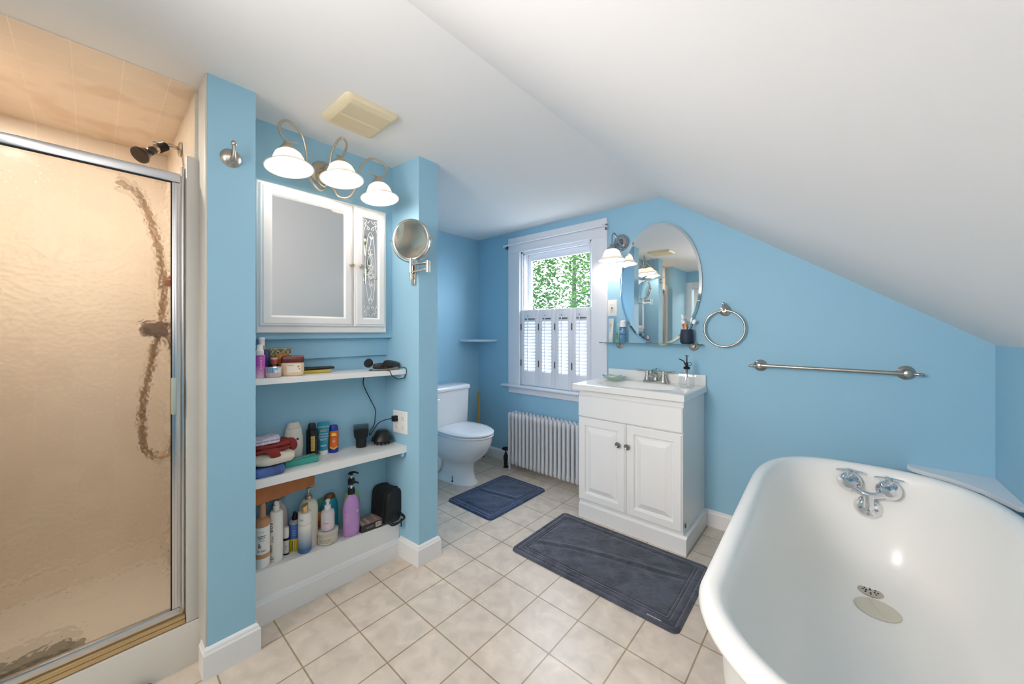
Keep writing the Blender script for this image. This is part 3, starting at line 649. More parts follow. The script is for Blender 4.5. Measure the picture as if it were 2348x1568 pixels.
bars(t, 'print', PM('print_rust', (150, 66, 40)), 0.0158, [(0.085, 0.7, 0.004), (0.077, 0.6, 0.004), (0.069, 0.65, 0.004), (0.06, 0.5, 0.003), (0.048, 0.5, 0.002)], ang=0)
MTEAL = PM('teal_plastic', (28, 138, 160), 0.2)
t = bottle('shampoo_bottle', 'rounded teal bottle with brown cap at the back of the bottom ledge', 'bottle', -1.868, 0.768, Z(0.768), [
    ('body', MTEAL, dict(p=[(0, 0), (0.028, 0), (0.036, 0.008), (0.040, 0.06), (0.040, 0.12), (0.036, 0.155), (0.027, 0.178), (0.02, 0.184), (0, 0.184)], sx=0.5)),
    ('cap', PM('bronze_brown', (110, 72, 42), 0.2, metal=0.3), dict(p=[(0.0215, 0.178), (0.025, 0.180), (0.023, 0.190), (0.016, 0.202), (0, 0.206)], sx=0.62, sy=1.1))])
text_mesh('ogx', 0.014, 'print', MW, t, cyl_place(0.0405, 0.105, FACE-0.1, sx=0.52))
o = MB().rings([[(0, -0.02, 0.0), (0.0006, -0.02, 0.0), (0.0006, 0.025, 0.0), (0, 0.025, 0.0)], [(0.004, -0.03, 0.08), (0.0046, -0.03, 0.08), (0.0046, 0.03, 0.085), (0.004, 0.03, 0.085)], [(-0.006, -0.028, 0.176), (-0.0054, -0.028, 0.176), (-0.0054, 0.034, 0.186), (-0.006, 0.034, 0.186)]]).build('plastic_pouch', PM('green_film', (96, 150, 132), 0.2))
tag(o, 'thin green plastic pouch leaning on the wall behind the tan tube', 'pouch', loc=(-1.880, 0.722, Z(0.722)))
def big_pump(nm, lab, x, y, col, capz=0.205):
    prof = [(0, 0), (0.034, 0), (0.040, 0.006), (0.041, 0.03), (0.041, 0.135), (0.038, 0.160), (0.029, 0.182), (0.018, 0.196), (0.015, 0.204), (0, 0.204)]
    t = thing(nm, lab, 'bottle', (x, y, Z(y)))
    MB().lathe(prof, seg=36, sx=0.68).build('body', col, t)
    MB().lathe([(0, capz-0.004), (0.0165, capz-0.004), (0.017, capz+0.010), (0.0145, capz+0.022), (0, capz+0.023)]).build('collar', BLACKP, t)
    MB().lathe([(0, capz+0.02), (0.005, capz+0.02), (0.005, capz+0.042), (0, capz+0.042)]).build('stem', MW, t)
    mb = MB(); zt = capz+0.047; d = Vector((0.35, 0.94, 0)); 
    mb.lathe([(0, zt-0.008), (0.0075, zt-0.008), (0.0075, zt+0.004), (0, zt+0.004)])
    rr = []
    for f, wv, zz in ((-0.016, 0.006, -0.002), (-0.008, 0.010, 0.004), (0.006, 0.011, 0.006), (0.020, 0.008, 0.003), (0.034, 0.004, -0.006)):
        c = d*f+Vector((0, 0, zt+zz)); sd = Vector((0.94, -0.35, 0))
        rr.append([c+sd*wv*cos(a)+Vector((0, 0, 0.0045*sin(a))) for a in [2*pi*k/12 for k in range(12)]])
    mb.rings(rr); mb.build('pump_head', BLACKP, t); return t
t = big_pump('pump_bottle', 'large glossy lilac pump bottle with black pump on the bottom ledge', -1.800, 0.844, PM('lilac_plastic', (184, 138, 196), 0.15, coat=0.4), 0.205)
text_mesh('e', 0.022, 'print', MW, t, cyl_place(0.0418, 0.120, radians(28), sx=0.68)); bars(t, 'print', PM('print_lilac', (200, 160, 210)), 0.0414, [(0.115-0.006*k, 0.30, 0.0018) for k in range(8)], ang=radians(-50), sx=0.68)
big_pump('pump_bottle', 'green pump bottle with black pump behind the lilac one', -1.8590, 0.872, PM('green_plastic', (132, 190, 100), 0.15, coat=0.4), 0.232)
t = bottle('cosmetic_jar', 'round whitish cosmetic jar with printed label on the ledge edge', 'jar', -1.812, 0.736, Z(0.736), [
    ('body', PM('jar_beige', (206, 196, 182), 0.35), [(0, 0), (0.038, 0), (0.043, 0.006), (0.044, 0.040), (0, 0.040)]),
    ('lid', PM('lid_grey', (198, 190, 180), 0.3), [(0, 0.041), (0.0455, 0.041), (0.0465, 0.046), (0.0465, 0.056), (0.042, 0.062), (0.038, 0.0625), (0.037, 0.060), (0, 0.060)])])
mb = MB(); cyl_patch(mb, 0.0443, FACE-1.3, FACE+0.35, 0.007, 0.036, 16); mb.build('label_paper', PM('label_cream', (228, 218, 198), 0.5), t)
bars(t, 'print', MINK, 0.0446, [(0.032-0.0032*k, 0.5, 0.0012) for k in range(7)], ang=FACE-0.45)
mb = MB()
for k in range(3): cyl_patch(mb, 0.0447, FACE+0.02+0.11*k, FACE+0.10+0.11*k, 0.018, 0.033, 2)
mb.build('print', PM('print_gold', (196, 160, 90)), t); text_mesh('7 2 0 0', 0.010, 'print', MINK, t, cyl_place(0.0447, 0.012, FACE+0.2))
t = bottle('pump_bottle', 'small clear white pump bottle standing on top of the cosmetic jar', 'bottle', -1.812, 0.736, Z(0.736)+0.0605, [
    ('body', PM('milky_plastic', (214, 206, 210), 0.2, coat=0.3), [(0, 0), (0.027, 0), (0.030, 0.004), (0.030, 0.072), (0.027, 0.086), (0.016, 0.094), (0, 0.094)]),
    ('pump', PM('white_glossy', (236, 232, 232), 0.2), lambda mb: (mb.lathe([(0, 0.093), (0.0145, 0.093), (0.0145, 0.111), (0.007, 0.115), (0.006, 0.128), (0.010, 0.130), (0.009, 0.138), (0, 0.139)]), mb.tube([(0, 0, 0.134), (0.014, -0.006, 0.136), (0.026, -0.012, 0.126)], [0.006, 0.005, 0.0035])))])
mb = MB(); cyl_patch(mb, 0.0303, FACE-0.65, FACE+0.25, 0.016, 0.034, 10); mb.build('label_paper', PM('label_pink', (232, 196, 206), 0.5), t)
bars(t, 'print', MINK, 0.0305, [(0.038, 0.4, 0.0018)], ang=FACE-0.25)
# black product box lying flat on the right end of the ledge
t = thing('product_box', 'flat dark cosmetics box with a barcode lying beside the lilac bottle', 'box', (-1.816, 0.940, Z(0.94)), radians(-3))
MB().box(-0.052, 0.046, -0.056, 0.056, 0, 0.036, 0.001).build('carton', PM('carton_dark', (46, 40, 42), 0.4), t, smooth=False)
MB().box(-0.050, 0.044, -0.054, 0.054, 0.036, 0.0364).build('lid_print', PM('carton_mauve', (150, 128, 118), 0.35), t, smooth=False)
mb = MB()
for a, b, c_, d_, k in ((-0.045, 0.035, -0.045, -0.035, 0), (-0.03, 0.038, -0.018, -0.006, 0)): mb.box(a, b, c_, d_, 0.0364, 0.0368)
mb.box(-0.04, 0.03, 0.028, 0.034, 0.0364, 0.0368); mb.build('lid_print', PM('carton_pink', (196, 170, 156), 0.35), t, smooth=False)
mb = MB().box(0.0462, 0.0464, 0.018, 0.048, 0.008, 0.030); mb.build('barcode_label', MW, t, smooth=False)
mb = MB(); yy = 0.020; random.seed(3)
while yy < 0.046:
    w_ = random.choice((0.0006, 0.0012, 0.0018)); mb.box(0.0464, 0.0466, yy, yy+w_, 0.011, 0.028); yy += w_+random.choice((0.0008, 0.0014))
mb.build('barcode', MK, t, smooth=False)
mb = MB()
for z in (0.014, 0.018, 0.022): mb.box(0.0462, 0.0464, -0.03, 0.008, z, z+0.0012)
mb.build('print', PM('print_grey', (150, 146, 146)), t, smooth=False)
# toiletry bag
BAGM = mat('black_leatherette', (24, 24, 25), 0.42, bump=0.3, bscale=500)
t = thing('toiletry_bag', 'black boxy zipped toiletry bag tilted in the right corner of the bottom ledge', 'bag', (-1.782, 1.040, Z(1.04)+0.002), radians(6))
mb = MB(Matrix.Rotation(radians(-4), 4, 'X'))
def bag_ring(x, k):
    out = []
    for q in rrect(0.048, 0.090, 0.036, 0, 6): out.append((x, q[0]*k, 0.092+q[1]*k))
    return out
for x0 in (0,):
    rr = [bag_ring(-0.106, 0.86), bag_ring(-0.100, 0.96), bag_ring(-0.085, 1.0), bag_ring(0.020, 1.0), bag_ring(0.034, 0.96), bag_ring(0.040, 0.86)]
    mb.rings(rr)
mb.build('body', BAGM, t)
for x in (-0.072, 0.008):
    mb = MB(Matrix.Rotation(radians(-4), 4, 'X')); mb.tube([(x, q[0]*1.01, 0.092+q[1]*1.01) for q in rrect(0.048, 0.090, 0.036, 0, 6)], 0.0028, closed=True, smooth=False, seg=6); mb.build('piping', BLACKM, t)
MB(Matrix.Rotation(radians(-4), 4, 'X')).tube([(0.036, 0.040, 0.040), (0.062, 0.044, 0.036), (0.072, 0.030, 0.028), (0.074, -0.01, 0.018), (0.066, -0.034, 0.018), (0.040, -0.040, 0.030)], 0.008, seg=8).build('carry_loop', BAGM, t)
MB().tube([(0.080, 0.012, 0.038), (0.0795, 0.000, 0.030), (0.078, -0.014, 0.030)], 0.0018).sphere((0.0815, 0.022, 0.036), 0.0035).build('zip_pull', NICKEL, t)
MB().box(0.070, 0.076, 0.018, 0.022, -0.012, 0.016, 0.001).build('zip_tab', BLACKM, t); MB().box(-0.045, -0.033, -0.052, -0.042, 0.172, 0.190, 0.003).build('zip_tab', BLACKM, t)
# brown cardboard box tucked under the lower shelf (hanging mount)
t = thing('cardboard_box', 'flat brown cardboard box wedged under the lower shelf above the bottles', 'box', (-1.760, 0.416, 0.491), radians(9.5))
MB().box(-0.085, 0.0, 0.004, 0.262, 0.0, 0.078, 0.001).build('carton', mat('kraft', (168, 104, 60), 0.6, noise=0.08, nscale=30), t, smooth=False)
MB().box(-0.084, 0.0006, 0.2622, 0.2630, 0.036, 0.0375).build('lid_seam', mat('kraft_edge', (120, 72, 38), 0.7), t, smooth=False)
# --- lower shelf
Z2 = lambda y: zl(y, '2')+0.0005
def folded(name, label, cat, loc, w_, d_, h_, m, layers, seed, rz=0.0, droop=0.0):
    random.seed(seed); t = thing(name, label, cat, loc, rz); n = 36
    mb = MB()
    for L_ in range(layers):
        z0 = h_*L_/layers; z1 = h_*(L_+1)/layers; rr = []
        ph = random.uniform(0, 6); gx = random.uniform(-0.006, 0.006)
        for k in range(9):
            f = k/8; z = z0+(z1-z0)*f; bul = sqrt(max(0, 1-(2*f-1)**2)); ins = 0.55+0.45*bul if 0 < k < 8 else 0.5
            ring = []
            for i in range(n):
                a = 2*pi*i/n; ca = math.copysign(abs(cos(a))**0.6, cos(a)); sa = math.copysign(abs(sin(a))**0.6, sin(a))
                e = 1+0.05*sin(3*a+ph)+0.03*sin(7*a+ph*2)
                kk = (1-(1-ins)*min(1, (z1-z0)/min(w_, d_)*1.2))
                x = gx+ca*d_*e*kk; y = sa*w_*e*kk
                zz = z+0.004*sin(5*a+ph)*(f if L_ == layers-1 else 0.3) - droop*max(0, y/w_)**2
                ring.append((x, y, zz))
            rr.append(ring)
        mb.rings(rr)
    o = mb.build('cloth', m, t, angle=60); return t
t = thing('blue_package', 'blue patterned soft package at the left end of the lower shelf under the towels', 'package', (-1.765, 0.4735, Z2(0.4735)))
MB().rings([[(x*k, y*k, z) for x, y, _ in rrect(0.055, 0.056, 0.02, 0)] for k, z in ((0.9, 0), (1.0, 0.008), (1.0, 0.026), (0.88, 0.036))]).build('body', mat('blue_marble', (70, 98, 158), 0.25, noise=0.55, nscale=14), t)
folded('white_cloth', 'cream folded towel on the blue package', 'towel', (-1.768, 0.496, Z2(0.45)+0.036), 0.082, 0.062, 0.052, mat('cream_terry', (222, 214, 196), 0.95, bump=0.6, bscale=700), 1, 3)
REDT = mat('brick_red_cloth', (130, 46, 42), 0.95, bump=0.8, bscale=260)
t = folded('red_washcloth', 'crumpled brick-red washcloth on the cream towel', 'washcloth', (-1.772, 0.488, Z2(0.45)+0.091), 0.070, 0.055, 0.036, REDT, 2, 5)
MB().rings([[(0.040+0.030*f, -0.03+0.030*f+0.030*cos(a)*(1.0-0.35*f), 0.026-0.040*f*f+0.006*sin(a)+0.004*sin(f*9)) for a in [2*pi*i/14 for i in range(14)]] for f in [k/8 for k in range(9)]]).build('hanging_corner', REDT, t, angle=60)
MB().tube([(0.01, 0.05, 0.022), (0.028, 0.070, 0.024), (0.034, 0.078, 0.006), (0.022, 0.074, -0.010)], [0.016, 0.017, 0.014, 0.010], seg=12).build('fold', REDT, t, angle=60)
t = folded('floral_cloth', 'small pale floral cloth on top of the red washcloth', 'cloth', (-1.765, 0.466, Z2(0.45)+0.126), 0.054, 0.040, 0.024, mat('floral_lilac', (206, 196, 212), 0.9, noise=0.35, nscale=160), 2, 8)
bottle('lotion_bottle', 'tall cream lotion bottle with small blue mark behind the towels', 'bottle', -1.865, 0.606, Z2(0.606), [
    ('body', PM('lotion_cream', (222, 216, 206), 0.3), dict(p=[(0, 0), (0.030, 0), (0.037, 0.008), (0.041, 0.05), (0.040, 0.10), (0.033, 0.145), (0, 0.1455)], sx=0.55)),
    ('cap', PM('lotion_cap', (214, 206, 196), 0.35), dict(p=[(0, 0.146), (0.033, 0.146), (0.024, 0.168), (0.020, 0.172), (0, 0.173)], sx=0.55)),
    ('emblem', PM('emblem_blue', (44, 58, 110)), lambda mb: mb.lathe([(0, 0.0205), (0.0055, 0.0205), (0.0055, 0.0225), (0, 0.0225)], c=(0, 0.010, 0.098), axis='x', seg=16))])
t = bottle('shampoo_bottle', 'black bottle with gold printed panel on the lower shelf', 'bottle', -1.862, 0.684, Z2(0.684), [
    ('body', PM('gloss_black', (18, 17, 18), 0.15), dict(p=[(0, 0), (0.022, 0), (0.0235, 0.004), (0.0235, 0.115), (0.021, 0.128), (0, 0.129)], n=2.6)),
    ('cap', BLACKP, dict(p=[(0, 0.129), (0.0185, 0.129), (0.0165, 0.150), (0.013, 0.157), (0, 0.158)]))])
mb = MB(); cyl_patch(mb, 0.0250, FACE-0.35, FACE+0.55, 0.030, 0.100, 8); mb.build('label_panel', PM('label_gold', (206, 170, 92), 0.35, metal=0.3), t)
bars(t, 'print', MINK, 0.0254, [(0.092-0.007*k, 0.22, 0.002) for k in range(8)], ang=FACE+0.1)
t = thing('cosmetic_tube', 'teal squeeze tube with white cap between the black bottle and the sunscreen', 'tube', (-1.860, 0.736, Z2(0.736)), FACE)
MB().rings(tube_body(0.027, 0.0195, 0.156, 0.022)).build('body', PM('teal_tube', (48, 140, 164), 0.25), t)
MB().lathe([(0, 0), (0.0195, 0), (0.020, 0.021), (0, 0.022)]).build('cap', MW, t)
def flat_place(z0, dx=0.0): return lambda x, y: Vector((0.0215-0.0001*0-(z0+y-0.022)*0.13+0.0012, x+dx, z0+y))
text_mesh('everpure', 0.0125, 'print', PM('print_pale', (206, 224, 226)), t, flat_place(0.134)); text_mesh('shampoo', 0.010, 'print', PM('print_pale', (206, 224, 226)), t, flat_place(0.100)); text_mesh('moisture', 0.012, 'print', PM('print_pale', (206, 224, 226)), t, flat_place(0.088))
mb = MB()
for z, w_ in ((0.075, 0.016), (0.070, 0.014), (0.046, 0.013), (0.042, 0.010)): mb.box(0.0215-(z-0.022)*0.13+0.0002, 0.0215-(z-0.022)*0.13+0.0016, -w_, w_, z, z+0.0022)
mb.build('print', PM('print_pale', (206, 224, 226)), t, smooth=False)
MB().box(0.0108, 0.0128, -0.014, 0.012, 0.110, 0.120, 0.0).build('badge', PM('badge_taupe', (156, 152, 140), 0.4), t, smooth=False)
t = bottle('sunscreen_bottle', 'orange and blue sunscreen spray can on the lower shelf', 'bottle', -1.860, 0.784, Z2(0.784), [
    ('body', PM('sun_blue', (28, 58, 150), 0.25), [(0, 0), (0.020, 0), (0.0215, 0.003), (0.0215, 0.022), (0, 0.022)]),
    ('wrap', PM('sun_orange', (226, 104, 30), 0.25), [(0.0215, 0.022), (0.0218, 0.022), (0.0218, 0.106), (0, 0.1065)]),
    ('cap', PM('sun_blue', (28, 58, 150), 0.25), [(0, 0.106), (0.0205, 0.106), (0.019, 0.124), (0.015, 0.132), (0, 0.134)])])
text_mesh('SPORT', 0.0085, 'print', PM('print_navy', (30, 44, 110)), t, cyl_place(0.0222, 0.078, FACE)); mb = MB()
for k in range(10):
    f = -0.6+1.2*k/9; cyl_patch(mb, 0.0221, FACE+f-0.07, FACE+f+0.07, 0.083, 0.083+0.014*sqrt(max(0, 1-(f/0.62)**2))+0.001, 2)
mb.build('print', PM('print_yellow', (240, 200, 60)), t); text_mesh('30', 0.013, 'print', MW, t, cyl_place(0.0222, 0.056, FACE))
mb = MB()
for k in range(8): cyl_patch(mb, 0.0221, FACE-0.9+0.225*k, FACE-0.9+0.225*(k+1), 0.016+0.010*abs(k-3.5)/3.5, 0.024+0.010*abs(k-3.5)/3.5, 2)
mb.build('print', PM('print_peach', (232, 180, 120)), t)
t = thing('toothpaste_box', 'teal green flat carton lying on the lower shelf in front of the black bottle', 'box', (-1.790, 0.617, Z2(0.617)), radians(-2))
MB().box(-0.028, 0.024, -0.072, 0.060, 0, 0.026, 0.001).build('carton', PM('teal_carton', (62, 160, 146), 0.35), t, smooth=False)
MB().box(-0.004, -0.001, -0.07, 0.03, 0.0262, 0.0268).build('print', PM('print_foil', (206, 224, 218)), t, smooth=False)
# hair dryer attachments
t = thing('comb_nozzle', 'black comb nozzle attachment standing on the lower shelf', 'dryer attachment', (-1.848, 0.918, Z2(0.918)), radians(-25))
MB().lathe([(0, 0), (0.025, 0), (0.026, 0.003), (0.026, 0.036), (0.025, 0.045)], sx=0.9).rings([[(x*0.02*(1-f*0.2), y, z) for x, y in ((-1, -w_), (1, -w_), (1, w_), (-1, w_))] for f, w_, z in ((0, 0.024, 0.042), (0.6, 0.034, 0.060), (1, 0.036, 0.088))]).build('collar', BLACKP, t)
mb = MB()
for r_ in (-0.010, 0.010):
    for k in range(17): y = -0.034+0.068*k/16; mb.box(r_-0.0016, r_+0.0016, y-0.0011, y+0.0011, 0.086, 0.116)
mb.build('comb_teeth', BLACKP, t, smooth=False)
t = thing('diffuser', 'black diffuser bowl with prongs standing on the lower shelf below the outlet', 'dryer attachment', (-1.825, 1.022, Z2(1.022)))
MB().lathe([(0, 0.074), (0.024, 0.074), (0.030, 0.070), (0.040, 0.050), (0.054, 0.032), (0.056, 0.024), (0.050, 0.020), (0.040, 0.018), (0, 0.018)], seg=32).build('bowl', BLACKP, t)
mb = MB()
for k in range(10): a = 2*pi*k/10; mb.lathe([(0, 0.0), (0.0032, 0.001), (0.0042, 0.020), (0, 0.020)], c=(0.036*cos(a), 0.036*sin(a), 0), seg=8)
mb.build('prong', BLACKP, t)
# --- upper shelf
Z1 = lambda y: zl(y, '1')+0.0005
t = bottle('cosmetic_bottle', 'magenta bottle with white cap at the left end of the upper shelf', 'bottle', -1.752, 0.446, Z1(0.446), [
    ('body', grad_mat('magenta_fade', (196, 92, 176), (232, 196, 214), 0.0, 0.05), [(0, 0), (0.018, 0), (0.0185, 0.003), (0.0185, 0.090), (0.017, 0.092), (0, 0.092)]),
    ('cap', MW, [(0, 0.092), (0.0140, 0.092), (0.0140, 0.109), (0.0115, 0.112), (0.010, 0.130), (0.008, 0.133), (0, 0.133)])])
mb = MB()
for k in range(5): cyl_patch(mb, 0.0187, FACE+0.25, FACE+0.45, 0.036+0.010*k, 0.042+0.010*k, 2)
mb.build('print', PM('print_pinkish', (236, 190, 226)), t)
bottle('cosmetic_bottle', 'navy bottle with gold collar behind the magenta one on the upper shelf', 'bottle', -1.806, 0.467, Z1(0.467), [
    ('body', PM('navy_glass', (44, 48, 96), 0.15), [(0, 0), (0.026, 0), (0.028, 0.004), (0.028, 0.10), (0.022, 0.112), (0, 0.113)]),
    ('collar', MGOLD, [(0, 0.112), (0.0145, 0.112), (0.0145, 0.128), (0, 0.128)]),
    ('pump', PM('white_glossy', (236, 232, 232)), [(0, 0.128), (0.0105, 0.128), (0.0105, 0.150), (0.012, 0.152), (0.011, 0.162), (0, 0.163)])])
bottle('dropper_bottle', 'small dark amber bottle with red and white cap behind the silver jar', 'bottle', -1.782, 0.506, Z1(0.506), [
    ('body', PM('amber_glass', (52, 28, 32), 0.08), [(0, 0), (0.020, 0), (0.021, 0.004), (0.021, 0.036), (0.015, 0.048), (0.009, 0.052), (0, 0.052)]),
    ('cap', PM('coral_cap', (176, 84, 72), 0.4), [(0, 0.051), (0.0125, 0.051), (0.0125, 0.070), (0, 0.070)]),
    ('cap_rim', PM('pink_rim', (232, 186, 178), 0.4), [(0, 0.070), (0.013, 0.070), (0.0125, 0.076), (0, 0.077)])])
bottle('cream_jar', 'small silver rounded cream jar at the front of the upper shelf', 'jar', -1.733, 0.489, Z1(0.489), [
    ('jar_base', PM('clear_pink', (206, 176, 176), 0.08, coat=0.6), [(0, 0), (0.024, 0), (0.028, 0.004), (0.029, 0.020), (0, 0.020)]),
    ('lid', CHROME, [(0.0255, 0.006), (0.0275, 0.012), (0.0290, 0.022), (0.0290, 0.042), (0.027, 0.044), (0, 0.044)])])
t = thing('soap_carton', 'upright carton with cream geometric pattern at the back of the upper shelf', 'box', (-1.862, 0.553, Z1(0.553)), radians(-14))
GM = PM('carton_olive', (120, 116, 76), 0.4)
MB().box(-0.020, 0.020, -0.042, 0.038, 0, 0.115, 0.001).build('carton', GM, t, smooth=False)
mb = MB(); xf = 0.0204
def seg2(a, b, r=0.0016): mb.tube([(xf, a[0], a[1]), (xf, b[0], b[1])], r, seg=5, smooth=False)
for a, b in (((-0.04, 0.113), (0.036, 0.113)), ((-0.036, 0.09), (-0.020, 0.113)), ((-0.020, 0.113), (0.0, 0.09)), ((-0.020, 0.09), (-0.010, 0.105)), ((-0.010, 0.105), (0.002, 0.088)), ((0.0, 0.09), (0.016, 0.113)), ((0.016, 0.113), (0.036, 0.085)), ((-0.036, 0.113), (-0.028, 0.098)), ((-0.038, 0.085), (-0.005, 0.085)), ((-0.036, 0.075), (-0.01, 0.075)), ((-0.03, 0.085), (-0.012, 0.05)), ((-0.012, 0.085), (-0.034, 0.05)), ((0.006, 0.085), (0.020, 0.113)), ((0.02, 0.085), (0.034, 0.105)), ((0.024, 0.07), (0.036, 0.09)), ((-0.036, 0.05), (-0.022, 0.07))): seg2(a, b)
mb.build('print', PM('print_creamy', (226, 216, 190)), t)
mb = MB()
for p in (((-0.016, 0.092), (-0.004, 0.092), (-0.010, 0.101)), ((-0.034, 0.054), (-0.026, 0.054), (-0.030, 0.064)), ((-0.02, 0.054), (-0.012, 0.054), (-0.016, 0.063)), ((0.028, 0.092), (0.034, 0.092), (0.035, 0.106))): mb.bm.faces.new([mb._v((xf, q[0], q[1])) for q in p])
mb.build('print', MK, t)
t = thing('soap_carton', 'small orange carton lettered go in front of the patterned carton', 'box', (-1.826, 0.548, Z1(0.548)), radians(-16))
MB().box(-0.008, 0.008, -0.022, 0.024, 0, 0.094, 0.001).build('carton', PM('carton_orange', (196, 126, 52), 0.35), t, smooth=False)
text_mesh('go', 0.022, 'print', PM('print_cream2', (232, 214, 160)), t, lambda x, y: Vector((0.0086, x+0.001, 0.080+y)))
mb = MB()
for z in (0.066, 0.062, 0.058): mb.box(0.0081, 0.0085, -0.014, 0.014, z, z+0.0018)
mb.build('print', PM('print_rusty', (140, 70, 24)), t, smooth=False)
MB().box(-0.004, 0.0005, -0.03, 0.02, 0.0, 0.05).build('paper_tag', PM('tag_yellow', (214, 180, 70), 0.5), t, smooth=False)
t = thing('petroleum_jelly_jar', 'squarish jar of pale peach jelly with a maroon lid on the upper shelf', 'jar', (-1.768, 0.572, Z1(0.572)), radians(-20))
JB = [(0.80, 0.0), (0.92, 0.004), (1.0, 0.020), (1.0, 0.048), (0.97, 0.056)]
MB().rings([[(q[0]*k, q[1]*k, z) for q in rrect(0.036, 0.043, 0.016, 0, 6)] for k, z in JB]).build('jar_body', PM('peach_jelly', (226, 196, 160), 0.2, coat=0.3), t)
MB().rings([[(q[0]*k, q[1]*k, z) for q in rrect(0.036, 0.043, 0.012, 0, 4)] for k, z in ((0.99, 0.0565), (1.01, 0.060), (1.01, 0.078), (0.95, 0.082), (0.88, 0.0835))]).build('lid', PM('maroon_lid', (96, 40, 36), 0.25), t)
MB().box(0.036, 0.0366, -0.022, 0.032, 0.014, 0.050, 0.0002).build('label_paper', PM('label_ivory', (232, 222, 204), 0.5), t, smooth=False)
MB().lathe([(0, 0.0366), (0.005, 0.0366), (0.005, 0.0370), (0, 0.0370)], c=(0, 0.022, 0.040), axis='x', seg=10).lathe([(0, 0.0366), (0.004, 0.0366), (0.004, 0.0370), (0, 0.0370)], c=(0, 0.026, 0.030), axis='x', seg=10).build('print', PM('print_tan', (190, 164, 118)), t)
MB().box(0.0366, 0.0369, -0.018, 0.004, 0.044, 0.0460).build('print', PM('print_grey', (150, 146, 146)), t, smooth=False)
t = thing('flat_case', 'flat mustard-yellow case lying under the black one on the upper shelf', 'case', (-1.812, 0.660, Z1(0.660)), radians(-6))
MB().box(-0.022, 0.022, -0.075, 0.082, 0, 0.014, 0.002).build('case', PM('mustard', (186, 166, 70), 0.4), t)
t = thing('flat_case', 'flat black case lying on the yellow one on the upper shelf', 'case', (-1.822, 0.672, Z1(0.672)+0.0150), radians(-8))
MB().box(-0.025, 0.025, -0.085, 0.090, 0, 0.011, 0.004).build('case', PM('soft_black', (38, 36, 38), 0.5), t)
# hair dryer with cord
t = thing('hair_dryer', 'black hair dryer lying on the right end of the upper shelf with its cord hanging', 'hair dryer', (-1.772, 1.000, Z1(1.0)+0.001), radians(0))
DRY = PM('dryer_black', (44, 42, 42), 0.25)
bx = dirM((0, 0, 0), (0.25, 1.0, 0.0))
MB().lathe([(0, -0.052), (0.010, -0.052), (0.014, -0.046), (0.016, -0.02), (0.0165, 0.02), (0.016, 0.045), (0, 0.046)], c=(0, 0.0, 0.0175), axis=bx).build('handle', DRY, t)
b2 = dirM((0, 0, 0), (-0.35, 1.0, -0.16))
MB().lathe([(0, -0.03), (0.018, -0.03), (0.021, -0.02), (0.022, 0.01), (0.019, 0.045), (0.016, 0.062), (0.010, 0.063), (0, 0.05)], c=(0.034, 0.016, 0.028), axis=b2, seg=28).build('barrel', DRY, t)
MB().lathe([(0, 0.0), (0.020, 0.002), (0.023, 0.010), (0.022, 0.020), (0, 0.022)], c=(-0.012, -0.068, 0.030), axis=dirM((0, 0, 0), (0.35, -0.75, 0.55)), seg=24).build('rear_grille', BLACKM, t)
MB().tube([(0.052, -0.028, 0.003), (0.058, 0.0, 0.004), (0.064, 0.03, 0.008), (0.066, 0.045, 0.010)], 0.005, seg=8).build('switch', PM('switch_grey', (110, 104, 98), 0.3), t)
def rel(p): return (p[0]+1.772, p[1]-1.000, p[2]-(Z1(1.0)+0.001))
CORD = [(-1.745, 0.925, 1.008), (-1.73, 0.90, 1.006), (-1.712, 0.94, 1.004), (-1.690, 0.985, 1.000), (-1.688, 1.00, 0.975), (-1.685, 1.03, 0.955), (-1.685, 1.07, 0.960), (-1.690, 1.085, 0.985), (-1.695, 1.080, 1.008), (-1.72, 1.05, 1.012)]
MB().tube([rel(p) for p in CORD], 0.0019, seg=8).build('cord', BLACKM, t)
CORD2 = [(-1.8885, 0.96, 0.985), (-1.880, 0.945, 0.93), (-1.880, 0.957, 0.89), (-1.878, 0.985, 0.83), (-1.874, 1.010, 0.775), (-1.872, 1.008, 0.735), (-1.868, 1.000, 0.695), (-1.862, 0.975, 0.668), (-1.850, 0.965, 0.650), (-1.846, 0.985, 0.675), (-1.842, 1.010, 0.705), (-1.820, 1.035, 0.722), (-1.795, 1.050, 0.730), (-1.780, 1.062, 0.733)]
MB().tube([rel(p) for p in CORD2], 0.0023, seg=8).build('cord', BLACKM, t)
MB().box(-0.012, 0.014, -0.020, 0.008, -0.016, 0.014, 0.004).build('plug', BLACKP, t).location = rel((-1.776, 1.074, 0.733))
# ================================================================== WINDOW
WT = mat('window_trim_white', (226, 228, 234), 0.35)
wn = thing('window_1', 'white framed double-hung window with trees outside', 'window', (0, YW, 0)); del wn['category']; wn['kind'] = 'structure'
mb = MB()
def casing(a, b, c, d): mb.rectloft(a, b, c, d, [(0, 0.0), (0, -0.016), (0.004, -0.020)], 'y')
casing(-2.240, WX0-0.003, 0.70, 1.90); casing(WX1+0.003, -1.263, 0.70, 1.90); casing(-2.240, -1.263, 1.90, 2.037)
mb.build('casing', WT, wn)
MB().box(-2.085-0.215, -1.19, -0.062, 0.10, 0.700, 0.722, 0.010, 3).build('stool', WT, wn)
MB().rectloft(-2.240, -1.263, 0.645, 0.702, [(0, 0.0), (0, -0.013), (0.004, -0.017)], 'y').build('apron', WT, wn)
mb = MB()   # jamb liners and stops
mb.box(WX0-0.001, WX0+0.014, 0.0, 0.12, 0.72, 1.90); mb.box(WX1-0.014, WX1+0.001, 0.0, 0.12, 0.72, 1.90); mb.box(WX0, WX1, 0.0, 0.12, 1.886, 1.901)
